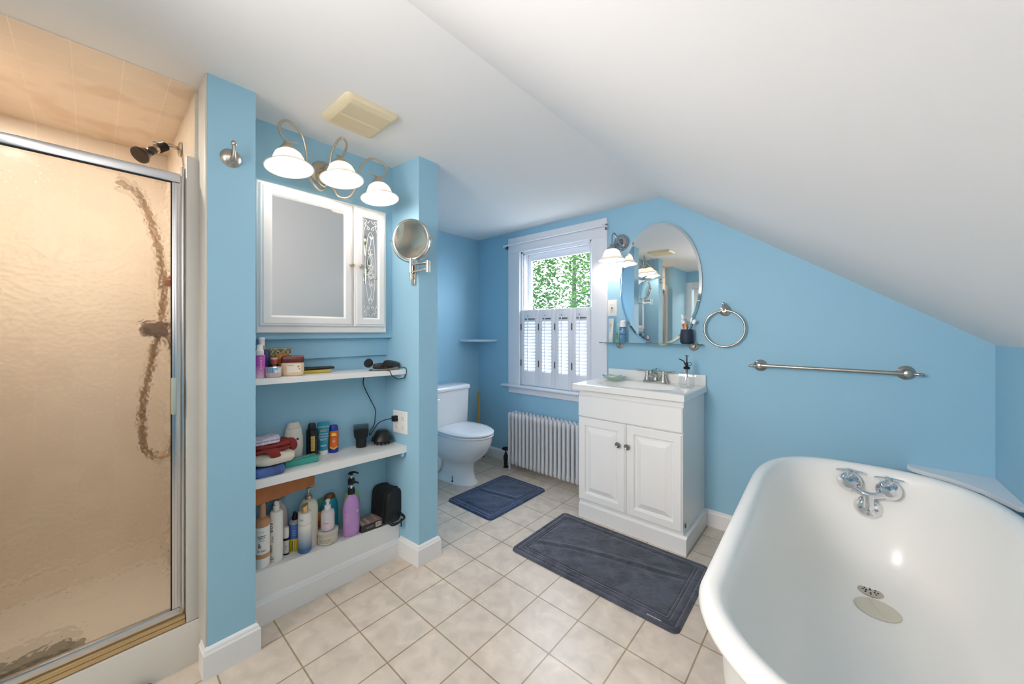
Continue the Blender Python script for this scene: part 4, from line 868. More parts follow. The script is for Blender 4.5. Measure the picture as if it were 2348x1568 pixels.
mb.box(WX0+0.013, WX0+0.026, 0.012, 0.030, 0.72, 1.888, 0.002); mb.box(WX1-0.026, WX1-0.013, 0.012, 0.030, 0.72, 1.888, 0.002); mb.box(WX0+0.013, WX1-0.013, 0.012, 0.030, 1.873, 1.888, 0.002)
mb.box(WX0+0.013, WX0+0.020, 0.052, 0.066, 0.72, 1.888); mb.box(WX1-0.020, WX1-0.013, 0.052, 0.066, 0.72, 1.888)
mb.build('jamb', WT, wn)
GL = bpy.data.materials.new('window_glass'); GL.use_nodes = True
_N = GL.node_tree.nodes; _L = GL.node_tree.links; _N.remove(_N['Principled BSDF'])
_a = _N.new('ShaderNodeBsdfTransparent'); _a.inputs[0].default_value = (0.96, 0.98, 0.97, 1); _b = _N.new('ShaderNodeBsdfGlossy'); _b.inputs['Roughness'].default_value = 0.02
_m = _N.new('ShaderNodeMixShader'); _m.inputs[0].default_value = 0.07
_L.new(_a.outputs[0], _m.inputs[1]); _L.new(_b.outputs[0], _m.inputs[2]); _L.new(_m.outputs[0], _N['Material Output'].inputs['Surface'])
def sash(y0, z0, z1, top, bot, st=0.042):
    mb = MB(); x0, x1 = WX0+0.014, WX1-0.014
    mb.box(x0, x0+st, y0, y0+0.022, z0, z1, 0.002); mb.box(x1-st, x1, y0, y0+0.022, z0, z1, 0.002)
    mb.box(x0+st-0.001, x1-st+0.001, y0, y0+0.022, z1-top, z1, 0.002); mb.box(x0+st-0.001, x1-st+0.001, y0, y0+0.022, z0, z0+bot, 0.002)
    s = mb.build('sash', WT, wn)
    MB().box(x0+st-0.003, x1-st+0.003, y0+0.010, y0+0.013, z0+bot-0.003, z1-top+0.003).build('pane', GL, s, smooth=False)
sash(0.070, 1.29, 1.886, 0.062, 0.035)
sash(0.032, 0.73, 1.33, 0.035, 0.060)
# lead hinges etc
def shutter(x0, x1, label, knob=None):
    t = thing('window_shutter', label, 'shutter', (0, YW-0.002, 0)); z0, z1 = 0.728, 1.384; st = 0.036
    a, b = x0+0.0015, x1-0.0015; y0, y1 = -0.004, 0.016
    mb = MB(); mb.box(a, a+st, y0, y1, z0, z1, 0.0025); mb.box(b-st, b, y0, y1, z0, z1, 0.0025)
    mb.box(a+st-0.001, b-st+0.001, y0, y1, 1.308, z1, 0.0025); mb.box(a+st-0.001, b-st+0.001, y0, y1, z0, 0.852, 0.0025)
    mb.build('frame', WT, t)
    mb = MB(); n = 17
    for k in range(n):
        z = 0.852+(1.308-0.852)*(k+0.5)/n
        mb.rings([[(x, 0.006+yy, z+zz) for yy, zz in ((-0.0085, -0.0135), (-0.0065, -0.0150), (0.0085, 0.0135), (0.0065, 0.0150))] for x in (a+st-0.002, b-st+0.002)])
    o = mb.build('louvers', mat('louver_white', (236, 238, 242), 0.4), t, smooth=False)
    xm = a+st+(b-a-2*st)*0.36
    MB().box(xm-0.0035, xm+0.0035, y0-0.010, y0-0.004, 0.845, 1.318, 0.0015).build('tilt_bar', WT, t)
    MB().tube([(xm-0.004, y0-0.002, 1.326), (xm, y0-0.008, 1.336), (xm+0.004, y0-0.002, 1.326)], 0.0014, seg=6).box(a+st+0.006, b-st-0.006, y0-0.0015, y0+0.002, 1.300, 1.310, 0.001).build('catch', mat('dull_steel', (120, 120, 124), 0.4, metal=0.8), t)
    HM = mat('hinge_brown', (86, 80, 76), 0.5, metal=0.4)
    for zz in (0.92, 1.235): MB().box(x0-0.004, x0+0.005, y0-0.004, y0, zz-0.028, zz+0.028, 0.001).build('hinge', HM, t)
    if knob: MB().lathe([(0, 0), (0.004, 0), (0.003, -0.008), (0.008, -0.012), (0.007, -0.018), (0, -0.019)], c=(knob, y0, 1.055), axis='y', seg=14).build('knob', mat('white_knob', (220, 216, 210), 0.3), t)
    return t
xs = [-2.096, -1.903, -1.735, -1.572, -1.402]
shutter(xs[0], xs[1], 'white louvered shutter panel at the left side of the window', None)
shutter(xs[1], xs[2], 'white louvered shutter panel left of the middle with a knob', xs[2]-0.018)
shutter(xs[2], xs[3], 'white louvered shutter panel right of the middle with a knob', xs[2]+0.018)
shutter(xs[3], xs[4], 'white louvered shutter panel next to the vanity side of the window', None)
# curtain rod: flat white rod with returns
t = thing('curtain_rod', 'white flat curtain rod across the window casing', 'curtain rod', (-1.75, YW-0.020, 1.975))
MB().tube([(-0.515, 0.012, -0.01), (-0.515, -0.03, -0.01), (-0.500, -0.045, -0.010), (-0.3, -0.047, -0.006), (0.3, -0.047, -0.004), (0.475, -0.045, -0.004), (0.488, -0.03, -0.006), (0.488, 0.002, -0.006)], 0.008, seg=8, smooth=False).build('rod', WT, t)
for x in (-0.510, 0.484): MB().box(x-0.010, x+0.008, -0.008, 0.002 if x > 0 else 0.018, -0.03, 0.014, 0.002).build('bracket', mat('bracket_grey', (120, 118, 116), 0.4, metal=0.6), t)
# ================================================================== OUTDOORS
struct(MB().box(-30, 30, 3.2, 45, -3.3, -3.2).build('ground', mat('gravel_yard', (112, 112, 106), 0.9, noise=0.3, nscale=3)))
def leafm(n, c):
    m = bpy.data.materials.new(n); m.use_nodes = True; N = m.node_tree.nodes; L = m.node_tree.links; p = N['Principled BSDF']
    p.inputs['Base Color'].default_value = srgb(c); p.inputs['Roughness'].default_value = 0.7; p.inputs['Specular IOR Level'].default_value = 0.08
    t = N.new('ShaderNodeBsdfTranslucent'); t.inputs[0].default_value = srgb((c[0]+10, c[1]+20, c[2]+2)); x = N.new('ShaderNodeMixShader'); x.inputs[0].default_value = 0.12
    L.new(p.outputs[0], x.inputs[1]); L.new(t.outputs[0], x.inputs[2]); L.new(x.outputs[0], N['Material Output'].inputs['Surface']); return m
def tree(label, x, y, h0, h1, rad, n, col, seed, leaf=0.09):
    random.seed(seed); t = thing('tree', label, 'tree', (x, y, -3.2), group='trees beyond the window')
    MB().tube([(0, 0, 0), (0.1, 0, 2.0), (0, 0.1, h0+3.2), (0.1, 0, h1+2.2)], [0.22, 0.17, 0.12, 0.05], seg=10).build('trunk', mat('bark', (30, 25, 20), 0.9), t)
    mb = MB(); zc = (h0+h1)/2+3.2; zr = (h1-h0)/2
    for i in range(n):
        while True:
            p = Vector((random.uniform(-1, 1), random.uniform(-1, 1), random.uniform(-1, 1)))
            if 0.15 < p.length < 1: break
        c = Vector((p.x*rad, p.y*rad, zc+p.z*zr)); a = random.uniform(0, 2*pi); b = random.uniform(-1, 1); u = Vector((cos(a), sin(a), b*0.5)).normalized(); v = u.cross(Vector((random.uniform(-1, 1), random.uniform(-1, 1), 0.6))).normalized()
        s_ = leaf*random.uniform(0.6, 1.2)
        mb.bm.faces.new([mb._v(c-u*s_), mb._v(c-v*s_*0.55), mb._v(c+u*s_), mb._v(c+v*s_*0.55)])
    mb.build('foliage', leafm('leaf_%d' % seed, col), t, smooth=False)
tree('leafy green tree filling the left of the window view', -5.6, 6.6, 0.2, 4.2, 1.0, 5600, (30, 54, 14), 11, 0.050)
tree('leafy green tree filling the right of the window view', -3.65, 7.2, 0.0, 4.4, 0.95, 4600, (36, 60, 20), 12, 0.050)
tree('paler green tree further off behind the others', -6.7, 10.7, -0.5, 5.2, 2.1, 7000, (48, 70, 34), 13, 0.075)
# ================================================================== CORNER SHELF (small)
t = MB().prism([(XL+0.001, YW-0.001)] + [(XL+0.001+0.255*cos(a)*1.0, YW-0.001-0.235*sin(a)) for a in [pi/2*k/14 for k in range(15)]][::1], 1.103, 1.120, 'z').build('corner_shelf', mat('pale_blue_shelf', (206, 222, 232), 0.4))
tag(t, 'small quarter-round pale shelf in the corner above the toilet', 'shelf')
# ================================================================== TOILET
tl = thing('toilet', 'white two-piece toilet with closed lid', 'toilet', (-2.655, 1.965, 0))
def egg(xb, xf, hw_, z, n=40, pw=2.2, cy=0.0):
    """closed outline, long axis x: blunt at back xb, rounded at front xf"""
    out = []; xc = xb+(xf-xb)*0.42
    for k in range(n):
        a = 2*pi*k/n; c_, s_ = cos(a), sin(a)
        if c_ >= 0: x = xc+(xf-xc)*abs(c_)**(2/2.1)
        else: x = xc-(xc-xb)*abs(c_)**(2/3.4)
        e = 2/2.1 if c_ >= 0 else 2/3.0
        y = math.copysign(abs(s_)**e, s_)*hw_
        out.append((x, y+cy, z))
    return out
lv = [(0.130, 0.545, 0.116, 0.0), (0.130, 0.545, 0.116, 0.012), (0.150, 0.525, 0.100, 0.028), (0.170, 0.515, 0.092, 0.06), (0.180, 0.505, 0.088, 0.12), (0.180, 0.512, 0.096, 0.155), (0.170, 0.548, 0.122, 0.180), (0.155, 0.594, 0.146, 0.215), (0.142, 0.640, 0.168, 0.262), (0.132, 0.670, 0.180, 0.315), (0.128, 0.680, 0.184, 0.350), (0.125, 0.683, 0.184, 0.375), (0.127, 0.682, 0.183, 0.384)]
mb = MB(); mb.rings([egg(a, b, c_, z) for a, b, c_, z in lv]); 
mb.build('bowl', PORC, tl, angle=60)
mb = MB(); mb.rings([[(x, y*s_, z) for x, y in [(q[0]+0.105, q[1]) for q in rrect(0.100, 1.0, 0.03, 0)]] for s_, z in ((0.105, 0.30), (0.150, 0.345), (0.165, 0.384))]); mb.build('bowl_deck', PORC, tl, angle=60)
mb = MB(); mb.rings([egg(0.235, 0.682, 0.181, 0.387), egg(0.228, 0.690, 0.186, 0.390), egg(0.228, 0.690, 0.186, 0.398), egg(0.232, 0.687, 0.183, 0.402)]); mb.build('seat', mat('seat_white', (240, 239, 240), 0.15), tl, angle=50)
mb = MB(); mb.rings([egg(0.228, 0.686, 0.183, 0.4055), egg(0.222, 0.692, 0.187, 0.409), egg(0.222, 0.692, 0.187, 0.418), egg(0.235, 0.675, 0.175, 0.427), egg(0.28, 0.62, 0.13, 0.431), egg(0.36, 0.52, 0.05, 0.433)]); mb.build('lid', mat('seat_white', (240, 239, 240), 0.15), tl, angle=50)
MB().box(0.222, 0.245, -0.10, -0.06, 0.385, 0.418, 0.008).box(0.222, 0.245, 0.06, 0.10, 0.385, 0.418, 0.008).build('hinge', mat('seat_white', (240, 239, 240), 0.15), tl)
mb = MB(); mb.rings([[(q[0]+0.130, q[1], z) for q in rrect(a, b, 0.035, 0)] for a, b, z in ((0.100, 0.205, 0.384), (0.106, 0.215, 0.40), (0.110, 0.222, 0.55), (0.112, 0.226, 0.698))]); mb.build('tank', PORC, tl, angle=60)
mb = MB(); mb.rings([[(q[0]+0.130, q[1], z) for q in rrect(a, b, 0.035, 0)] for a, b, z in ((0.117, 0.231, 0.699), (0.122, 0.236, 0.704), (0.122, 0.236, 0.722), (0.116, 0.230, 0.734), (0.10, 0.214, 0.739))]); mb.build('tank_lid', PORC, tl, angle=60)
MB().tube([(0.245, -0.17, 0.655), (0.262, -0.17, 0.655), (0.266, -0.13, 0.650)], 0.006, seg=8).build('flush_lever', CHROME, tl)
MB().lathe([(0, 0.012), (0.009, 0.012), (0.006, 0.018), (0.003, 0.022), (0.003, 0.055), (0, 0.056)], c=(0.405, -0.112, 0.012), seg=12).build('floor_bolt', IRON, tl)
mb = MB(); mb.tube([(0.20, -0.100, 0.19), (0.24, -0.106, 0.17), (0.245, -0.108, 0.12), (0.22, -0.106, 0.08), (0.19, -0.10, 0.06)], 0.020, seg=12); mb.build('trapway', PORC, tl)
# wooden handle behind the toilet
t = thing('plunger', 'plunger with a plain wooden handle standing in the corner behind the toilet', 'plunger', (-2.563, 2.435, 0))
MB().lathe([(0, 0.05), (0.0115, 0.05), (0.0115, 0.615), (0.009, 0.622), (0, 0.623)]).build('handle', mat('pine_handle', (196, 146, 66), 0.5, noise=0.1, nscale=40), t)
MB().lathe([(0.052, 0), (0.056, 0.002), (0.055, 0.03), (0.035, 0.055), (0.016, 0.065), (0.014, 0.09), (0, 0.09)]).build('rubber_cup', mat('plunger_rubber', (110, 46, 36), 0.6), t)
# ================================================================== RADIATOR
RADW = mat('radiator_paint', (214, 214, 216), 0.4)
rd = thing('radiator', 'white cast-iron column radiator under the window', 'radiator', (-2.148, 2.438, 0))
def section():
    mb = MB(); R = 0.0135
    for yc, rr_ in ((-0.045, R), (0.0, 0.011), (0.045, R)):
        mb.lathe([(0.006, 0.050), (rr_*0.95, 0.062), (rr_*1.12, 0.085), (rr_, 0.115), (rr_*0.92, 0.20), (rr_*0.92, 0.40), (rr_, 0.445), (rr_*1.12, 0.468), (rr_*0.95, 0.486), (0.006, 0.494)], c=(0, yc, 0), seg=14, sy=1.25)
    mb.box(-0.0150, 0.0150, -0.020, 0.050, 0.09, 0.465, 0.004)
    for z in (0.085, 0.465): mb.lathe([(0, -0.060), (0.010, -0.058), (0.0125, -0.045), (0.0125, 0.045), (0.010, 0.058), (0, 0.060)], c=(0, 0, z), axis='y', seg=12)
    mb.lathe([(0, -0.0205), (0.0135, -0.0205), (0.0135, 0.0205), (0, 0.0205)], c=(0, 0.0, 0.085), axis='x', seg=12)
    mb.lathe([(0, -0.0205), (0.0135, -0.0205), (0.0135, 0.0205), (0, 0.0205)], c=(0, 0.0, 0.462), axis='x', seg=12)
    return mb
s0 = section().build('section', RADW, rd, angle=50); s0.location = (0.018, 0, 0)
for k in range(1, 19):
    c_ = s0.copy(); COL.objects.link(c_); c_.parent = rd; c_.location = (0.018+0.0400*k, 0, 0)
for x in (0.018, 0.738):
    for y in (-0.045, 0.045): MB().lathe([(0, 0), (0.011, 0), (0.007, 0.02), (0.012, 0.062), (0, 0.064)], c=(x, y, 0), seg=12).build('foot', RADW, rd)
t = thing('radiator_valve', 'black hand valve on a pipe at the left end of the radiator', 'valve', (-2.186, 2.405, 0))
MB().lathe([(0, 0), (0.022, 0), (0.022, 0.006), (0.015, 0.010), (0.015, 0.055), (0.020, 0.060), (0.021, 0.095), (0.018, 0.105), (0.012, 0.115), (0.010, 0.128), (0, 0.13)]).build('valve_body', IRON, t)
MB().tube([(0.012, 0.02, 0.072), (0.038, 0.030, 0.080)], 0.010, smooth=False).build('union', IRON, t)
MB().lathe([(0, 0.128), (0.005, 0.128), (0.005, 0.150), (0.010, 0.152), (0.030, 0.155), (0.034, 0.163), (0.028, 0.172), (0.012, 0.176), (0, 0.176)]).build('handwheel', BLACKM, t)
# ================================================================== VANITY
VX0, VX1, VYF = -1.252, -0.612, 2.092
va = thing('vanity_cabinet', 'white two-door vanity cabinet with raised panels', 'cabinet', (0, 0, 0))
MB().box(VX0, VX1, VYF, YW-0.001, 0.085, 0.822, 0.0015).build('body', WHITE, va, smooth=False)
mb = MB()
mb.rings([[(x, y, z) for x, y in ((VX0-0.002-i, VYF-0.012-i+0.004), (VX1+0.016-i*0.4, VYF-0.012-i+0.004), (VX1+0.016-i*0.4, YW-0.001), (VX0-0.002-i, YW-0.001))] for i, z in ((0.0, 0.0), (0.0, 0.085), (-0.004, 0.092), (-0.010, 0.100))])
mb.build('plinth', TRIM, va, smooth=False)
MB().rectloft(VX0+0.001, VX1+0.0, 0.652, 0.788, [(0, VYF+0.001), (0, VYF-0.014), (0.006, VYF-0.020), (0.010, VYF-0.020)], 'y').build('false_drawer', WHITE, va, angle=25)
def vdoor(x0, x1, kx):
    y = VYF
    d = MB().rectloft(x0, x1, 0.118, 0.646, [(0, y+0.001), (0, y-0.010), (0.003, y-0.013), (0.005, y-0.013), (0.009, y-0.019), (0.046, y-0.019), (0.049, y-0.016), (0.053, y-0.005), (0.060, y-0.005), (0.064, y-0.009), (0.092, y-0.0200), (0.096, y-0.0200)], 'y').build('door', WHITE, va, angle=20)
    MB().lathe([(0, y-0.016), (0.008, y-0.016), (0.006, y-0.024), (0.006, y-0.030), (0.0155, y-0.034), (0.0165, y-0.040), (0.012, y-0.044), (0.009, y-0.042), (0, y-0.042)], c=(kx, 0, 0.523), axis='y', seg=24).build('knob', mat('knob_steel', (150, 148, 144), 0.3, metal=0.9), d)
vdoor(VX0+0.001, -0.9315, -0.972); vdoor(-0.9285, VX1, -0.915)
MB().box(VX1+0.001, VX1+0.006, VYF+0.02, VYF+0.03, 0.135, 0.155).build('hinge', mat('dull_steel', (120, 120, 124), 0.4, metal=0.8), va)
MB().tube([(VX0-0.010, 2.12, 0.775), (VX0-0.028, 2.12, 0.775)], 0.004, smooth=False).sphere((VX0-0.030, 2.12, 0.775), 0.009).build('side_knob', CHROME, va)
# countertop with integral basin
MARB = mat('cultured_marble', (236, 234, 230), 0.12, coat=0.3)
ct = thing('countertop', 'white moulded countertop with oval basin and backsplash', 'countertop', (-0.9425, 2.28, 0.862))
cx0, cx1, cy0, cy1 = -0.3435, 0.3435, -0.222, 0.2335
nx, ny = 72, 48
mb = MB(); G = []
for j in range(ny+1):
    row = []
    for i in range(nx+1):
        x = cx0+(cx1-cx0)*i/nx; y = cy0+(cy1-cy0)*j/ny
        r = sqrt((x/0.245)**2+((y+0.022)/0.150)**2); z = 0.0
        if r < 1.06: f = max(0, min(1, (1.06-r)/0.50)); z = -0.110*(f*f*(3-2*f))**0.85
        e = min(x-cx0, cx1-x, y-cy0)
        if e < 0.004: z -= 0.004*(1-e/0.004)
        row.append(mb._v((x, y, z)))
    G.append(row)
for j in range(ny):
    for i in range(nx): mb.bm.faces.new((G[j][i], G[j][i+1], G[j+1][i+1], G[j+1][i]))
edge = [G[0][i] for i in range(nx+1)]+[G[j][nx] for j in range(1, ny+1)]+[G[ny][i] for i in range(nx-1, -1, -1)]+[G[j][0] for j in range(ny-1, 0, -1)]
low = [mb.bm.verts.new((v.co.x, v.co.y, -0.038)) for v in edge]; m_ = len(edge)
for k in range(m_): mb.bm.faces.new((edge[k], low[k], low[(k+1) % m_], edge[(k+1) % m_]))
mb.build('top', MARB, ct, angle=40)
MB().box(cx0+0.035, cx1-0.002, cy1-0.019, cy1, -0.001, 0.066, 0.004).build('backsplash', MARB, ct)
MB().lathe([(0, 0), (0.020, 0), (0.022, 0.002), (0.015, 0.003), (0, 0.002)], c=(0, -0.022, -0.110)).build('drain', CHROME, ct)
# sink faucet
NF = mat('faucet_nickel', (206, 196, 186), 0.12, metal=1.0)
fa = thing('sink_faucet', 'polished two-handle faucet at the back of the vanity top', 'faucet', (-0.888, 2.435, 0.8625))
MB().rings([[(q[0]*k, q[1]*k, z) for q in rrect(0.078, 0.026, 0.024, 0)] for k, z in ((1, 0), (1, 0.010), (0.96, 0.016), (0.85, 0.017))]).build('base', NF, fa)
for sx in (-1, 1):
    c = (sx*0.052, 0, 0)
    MB().lathe([(0, 0.014), (0.023, 0.014), (0.021, 0.022), (0.014, 0.045), (0.011, 0.060), (0.014, 0.066), (0.014, 0.072), (0.010, 0.080), (0, 0.082)], c=c).build('handle_post', NF, fa)
    MB().tube([(sx*0.052, 0, 0.072), (sx*0.072, -0.004, 0.073), (sx*0.100, -0.010, 0.076), (sx*0.116, -0.013, 0.077)], [0.006, 0.0045, 0.0075, 0.006]).sphere((sx*0.117, -0.013, 0.077), 0.0085).build('lever', NF, fa)
MB().lathe([(0, 0.014), (0.020, 0.014), (0.017, 0.03), (0.015, 0.05), (0, 0.05)], c=(0, 0.004, 0)).tube([(0, 0.004, 0.04), (0, 0.0, 0.066), (0, -0.030, 0.078), (0, -0.065, 0.070), (0, -0.085, 0.048)], [0.015, 0.015, 0.014, 0.012, 0.012], seg=16).build('spout', NF, fa)
MB().lathe([(0, 0.06), (0.004, 0.06), (0.004, 0.085), (0.008, 0.088), (0.008, 0.094), (0, 0.096)], c=(0, 0.018, 0)).build('lift_rod', NF, fa)
# soap dish and soap
sdish = thing('soap_dish', 'pale green wavy glass soap dish on the vanity top', 'soap dish', (-1.135, 2.345, 0.8625))
GG = mat('sea_glass', (176, 206, 196), 0.15, trans=0.35, coat=0.3)
rr = []
for sc_, z in ((0.30, 0.0), (0.36, 0.001), (0.62, 0.008), (0.86, 0.020), (1.0, 0.030)):
    rr.append([(0.080*sc_*cos(a)*(1+0.05*sin(6*a)*sc_), 0.055*sc_*sin(a)*(1+0.05*sin(6*a)*sc_), z+0.004*sin(6*a+1)*(sc_ > 0.8)) for a in [2*pi*k/48 for k in range(48)]])
rr += [[(x*0.97, y*0.97, z+0.003) for x, y, z in r] for r in reversed(rr[1:])]
MB().rings(rr).build('dish', GG, sdish, angle=60)
t = MB().rings([[(x*k, y*k, z) for x, y, _ in rrect(0.040, 0.025, 0.02, 0)] for k, z in ((0.7, 0), (1.0, 0.006), (1.0, 0.013), (0.75, 0.019))]).build('soap_bar', mat('soap_ivory', (232, 218, 190), 0.4)); tag(t, 'ivory soap bar lying in the green glass dish', 'soap', loc=(-1.135, 2.345, 0.8725))
# plant mister
CG = bpy.data.materials.new('clear_glass'); CG.use_nodes = True
_N = CG.node_tree.nodes; _L = CG.node_tree.links; _N.remove(_N['Principled BSDF'])
_a = _N.new('ShaderNodeBsdfTransparent'); _a.inputs[0].default_value = (0.975, 0.98, 0.98, 1); _b = _N.new('ShaderNodeBsdfGlossy'); _b.inputs['Roughness'].default_value = 0.03
_m = _N.new('ShaderNodeMixShader'); _m.inputs[0].default_value = 0.07
_L.new(_a.outputs[0], _m.inputs[1]); _L.new(_b.outputs[0], _m.inputs[2]); _L.new(_m.outputs[0], _N['Material Output'].inputs['Surface'])
ms = thing('glass_mister', 'clear glass spray mister with black pump top on the right of the vanity top', 'mister', (-0.668, 2.345, 0.8625))
MB().lathe([(0, 0.0), (0.040, 0.0), (0.044, 0.004), (0.044, 0.075), (0.040, 0.090), (0.022, 0.102), (0.016, 0.108), (0.016, 0.118), (0.0145, 0.118), (0.0145, 0.107), (0.036, 0.090), (0.041, 0.076), (0.041, 0.008), (0.035, 0.004), (0, 0.004)], seg=36).build('glass_body', CG, ms)
MB().lathe([(0, 0.110), (0.018, 0.110), (0.019, 0.122), (0.012, 0.126), (0.007, 0.128), (0.0065, 0.150), (0.004, 0.152), (0.003, 0.190), (0.0, 0.190)]).box(-0.010, 0.010, -0.0035, 0.0035, 0.188, 0.192, 0.001).build('pump', BLACKP, ms)
MB().tube([(-0.004, 0, 0.130), (-0.012, -0.002, 0.146), (-0.018, -0.004, 0.158), (-0.042, -0.010, 0.170)], [0.004, 0.004, 0.0035, 0.003]).build('nozzle', BLACKP, ms)
MB().tube([(0.016+0.010*cos(a), 0, 0.142+0.010*sin(a)) for a in [2*pi*k/14 for k in range(14)]], 0.0016, closed=True, sub=2).build('finger_ring', BLACKP, ms)
MB().lathe([(0, 0.085), (0.0045, 0.085), (0.006, 0.110), (0, 0.110)]).tube([(0.002, 0, 0.086), (0.003, 0, 0.062)], 0.0025, smooth=False).build('dip_tube', mat('grey_pump', (120, 120, 122), 0.3), ms)
# ================================================================== OVAL MIRROR
om = thing('oval_mirror', 'large frameless oval mirror above the vanity', 'mirror', (-0.893, YW-0.001, 1.513))
a_, b_ = 0.270, 0.412
def el(k, y, da=0.0): return [((a_-da)*k*cos(t), y, (b_-da)*k*sin(t)) for t in [2*pi*i/96 for i in range(96)]]
MB().rings([el(1, 0.0), el(1, -0.010)]).build('backing', mat('mirror_edge', (120, 128, 132), 0.4), om)
mb = MB(); mb.rings([el(1, -0.0101), el(1, -0.0115), el(1, -0.0150, 0.016)], cap0=False); mb.build('mirror', MIRROR, om, angle=1.0)
# ================================================================== GFCI OUTLET
go = thing('outlet', 'white single outlet with test buttons left of the oval mirror', 'outlet', (-1.228, YW-0.0005, 1.369))
MB().rectloft(-0.035, 0.035, -0.060, 0.060, [(0, 0.0), (0, -0.003), (0.004, -0.006), (0.014, -0.0065)], 'y').build('plate', PLATE, go)
gsk = MB().box(-0.017, 0.017, -0.010, -0.006, -0.034, 0.034, 0.001).build('socket', PLATE, go)
for sz in (-0.020, 0.022):
    for dx in (-0.0065, 0.0065): MB().box(dx-0.001, dx+0.001, -0.0106, -0.0100, sz-0.002, sz+0.006).build('slot', SLOT, gsk, smooth=False)
    MB().box(-0.002, 0.002, -0.0106, -0.0100, sz-0.010, sz-0.006).build('slot', SLOT, gsk, smooth=False)
for z, w_ in ((0.003, 0.006), (-0.006, 0.006)): MB().box(-w_, w_, -0.012, -0.0098, z-0.0025, z+0.0025, 0.0005).build('test_button', mat('button_black', (40, 40, 42), 0.5), go)
# ================================================================== GLASS SHELF
GE = mat('glass_shelf_green', (196, 226, 220), 0.03, trans=0.92, ior=1.45)
gs = thing('glass_shelf', 'narrow clear glass shelf on two nickel brackets under the oval mirror', 'shelf', (-0.945, YW, 1.118))
MB().rings([[(q[0], q[1]-0.074, z) for q in rrect(0.330, 0.056, 0.012, 0)] for z in (-0.003, 0.003)]).build('glass_plate', GE, gs)
for x in (-0.225, 0.272):
    mb = MB(); mb.lathe([(0, 0), (0.030, 0), (0.031, -0.004), (0.026, -0.009), (0.017, -0.012), (0.012, -0.02), (0.012, -0.034), (0, -0.035)], c=(x, 0, -0.012), axis='y')
    mb.box(x-0.006, x+0.006, -0.045, -0.018, -0.012, -0.0035, 0.001); mb.build('bracket', NICKEL, gs)
ZG = 1.1215
# things on the glass shelf
t = thing('cosmetic_tube', 'white flat tube standing at the left end of the glass shelf', 'tube', (-1.212, 2.462, ZG), radians(-110))
MB().rings(tube_body(0.026, 0.017, 0.168, 0.028)).build('body', PM('tube_white', (222, 220, 214), 0.35), t)
MB().lathe([(0, 0), (0.0155, 0), (0.0165, 0.028), (0, 0.029)]).build('cap', PM('cap_cream', (216, 212, 204), 0.35), t)
text_mesh('aveeno', 0.012, 'print', PM('print_brown', (150, 112, 88)), t, lambda x, y: Vector((0.0090, x, 0.125+y)))
mb = MB()
for z, w_ in ((0.112, 0.014), (0.106, 0.010), (0.094, 0.013), (0.082, 0.010), (0.076, 0.010)): mb.box(0.017-(z-0.028)*0.11, 0.017-(z-0.028)*0.11+0.0006, -w_, w_, z, z+0.0018)
mb.build('print', PM('print_grey', (150, 146, 146)), t, smooth=False)
t = thing('cosmetic_tube', 'small mint green tube between the white tube and the blue bottle', 'tube', (-1.158, 2.462, ZG), radians(-110))
MB().rings(tube_body(0.016, 0.014, 0.135, 0.020)).build('body', grad_mat('mint_fade', (150, 206, 204), (84, 146, 118), 0.03, 0.13), t)
MB().lathe([(0, 0), (0.0135, 0), (0.014, 0.020), (0, 0.021)]).build('cap', PM('cap_green', (110, 168, 140), 0.35), t)
mb = MB()
for z in (0.062, 0.056, 0.050): mb.box(0.0125, 0.0132, -0.008, 0.008, z, z+0.003)
mb.build('print', PM('print_dkgreen', (50, 110, 84)), t, smooth=False)
t = bottle('foam_bottle', 'blue foam bottle with a white cap on the glass shelf', 'bottle', -1.120, 2.452, ZG, [
    ('body', PM('steel_blue', (92, 140, 178), 0.15, coat=0.3), [(0, 0), (0.0205, 0), (0.0225, 0.003), (0.0225, 0.102), (0.021, 0.108), (0, 0.109)]),
    ('cap', PM('white_glossy', (236, 232, 232)), [(0, 0.108), (0.0205, 0.108), (0.0205, 0.121), (0.0195, 0.123), (0.019, 0.150), (0.016, 0.153), (0, 0.154)])])
mb = MB(); cyl_patch(mb, 0.0227, 0, 2*pi, 0.054, 0.058, 24); cyl_patch(mb, 0.0227, 0, 2*pi, 0.0995, 0.103, 24); mb.build('print_band', PM('navy_ink', (30, 50, 80), 0.4), t)
bars(t, 'print', PM('navy_ink', (30, 50, 80), 0.4), 0.0228, [(0.088, 0.5, 0.005)], ang=radians(-118)); bars(t, 'print', PM('print_pale', (206, 224, 226)), 0.0228, [(0.078, 0.5, 0.003), (0.072, 0.4, 0.002), (0.045, 0.5, 0.002), (0.040, 0.4, 0.002), (0.030, 0.5, 0.002)], ang=radians(-112))
t = MB().lathe([(0, 0.004), (0.028, 0.0), (0.0365, 0.004), (0.0395, 0.016), (0.0385, 0.050), (0.0345, 0.088), (0.0335, 0.0895), (0.031, 0.088), (0.034, 0.05), (0.034, 0.012), (0, 0.010)], seg=36).build('toothbrush_cup', PM('navy_rubber', (38, 46, 66), 0.55)); tag(t, 'matte navy cup holding toothbrushes on the right of the glass shelf', 'cup', loc=(-0.700, 2.458, ZG-0.0005))
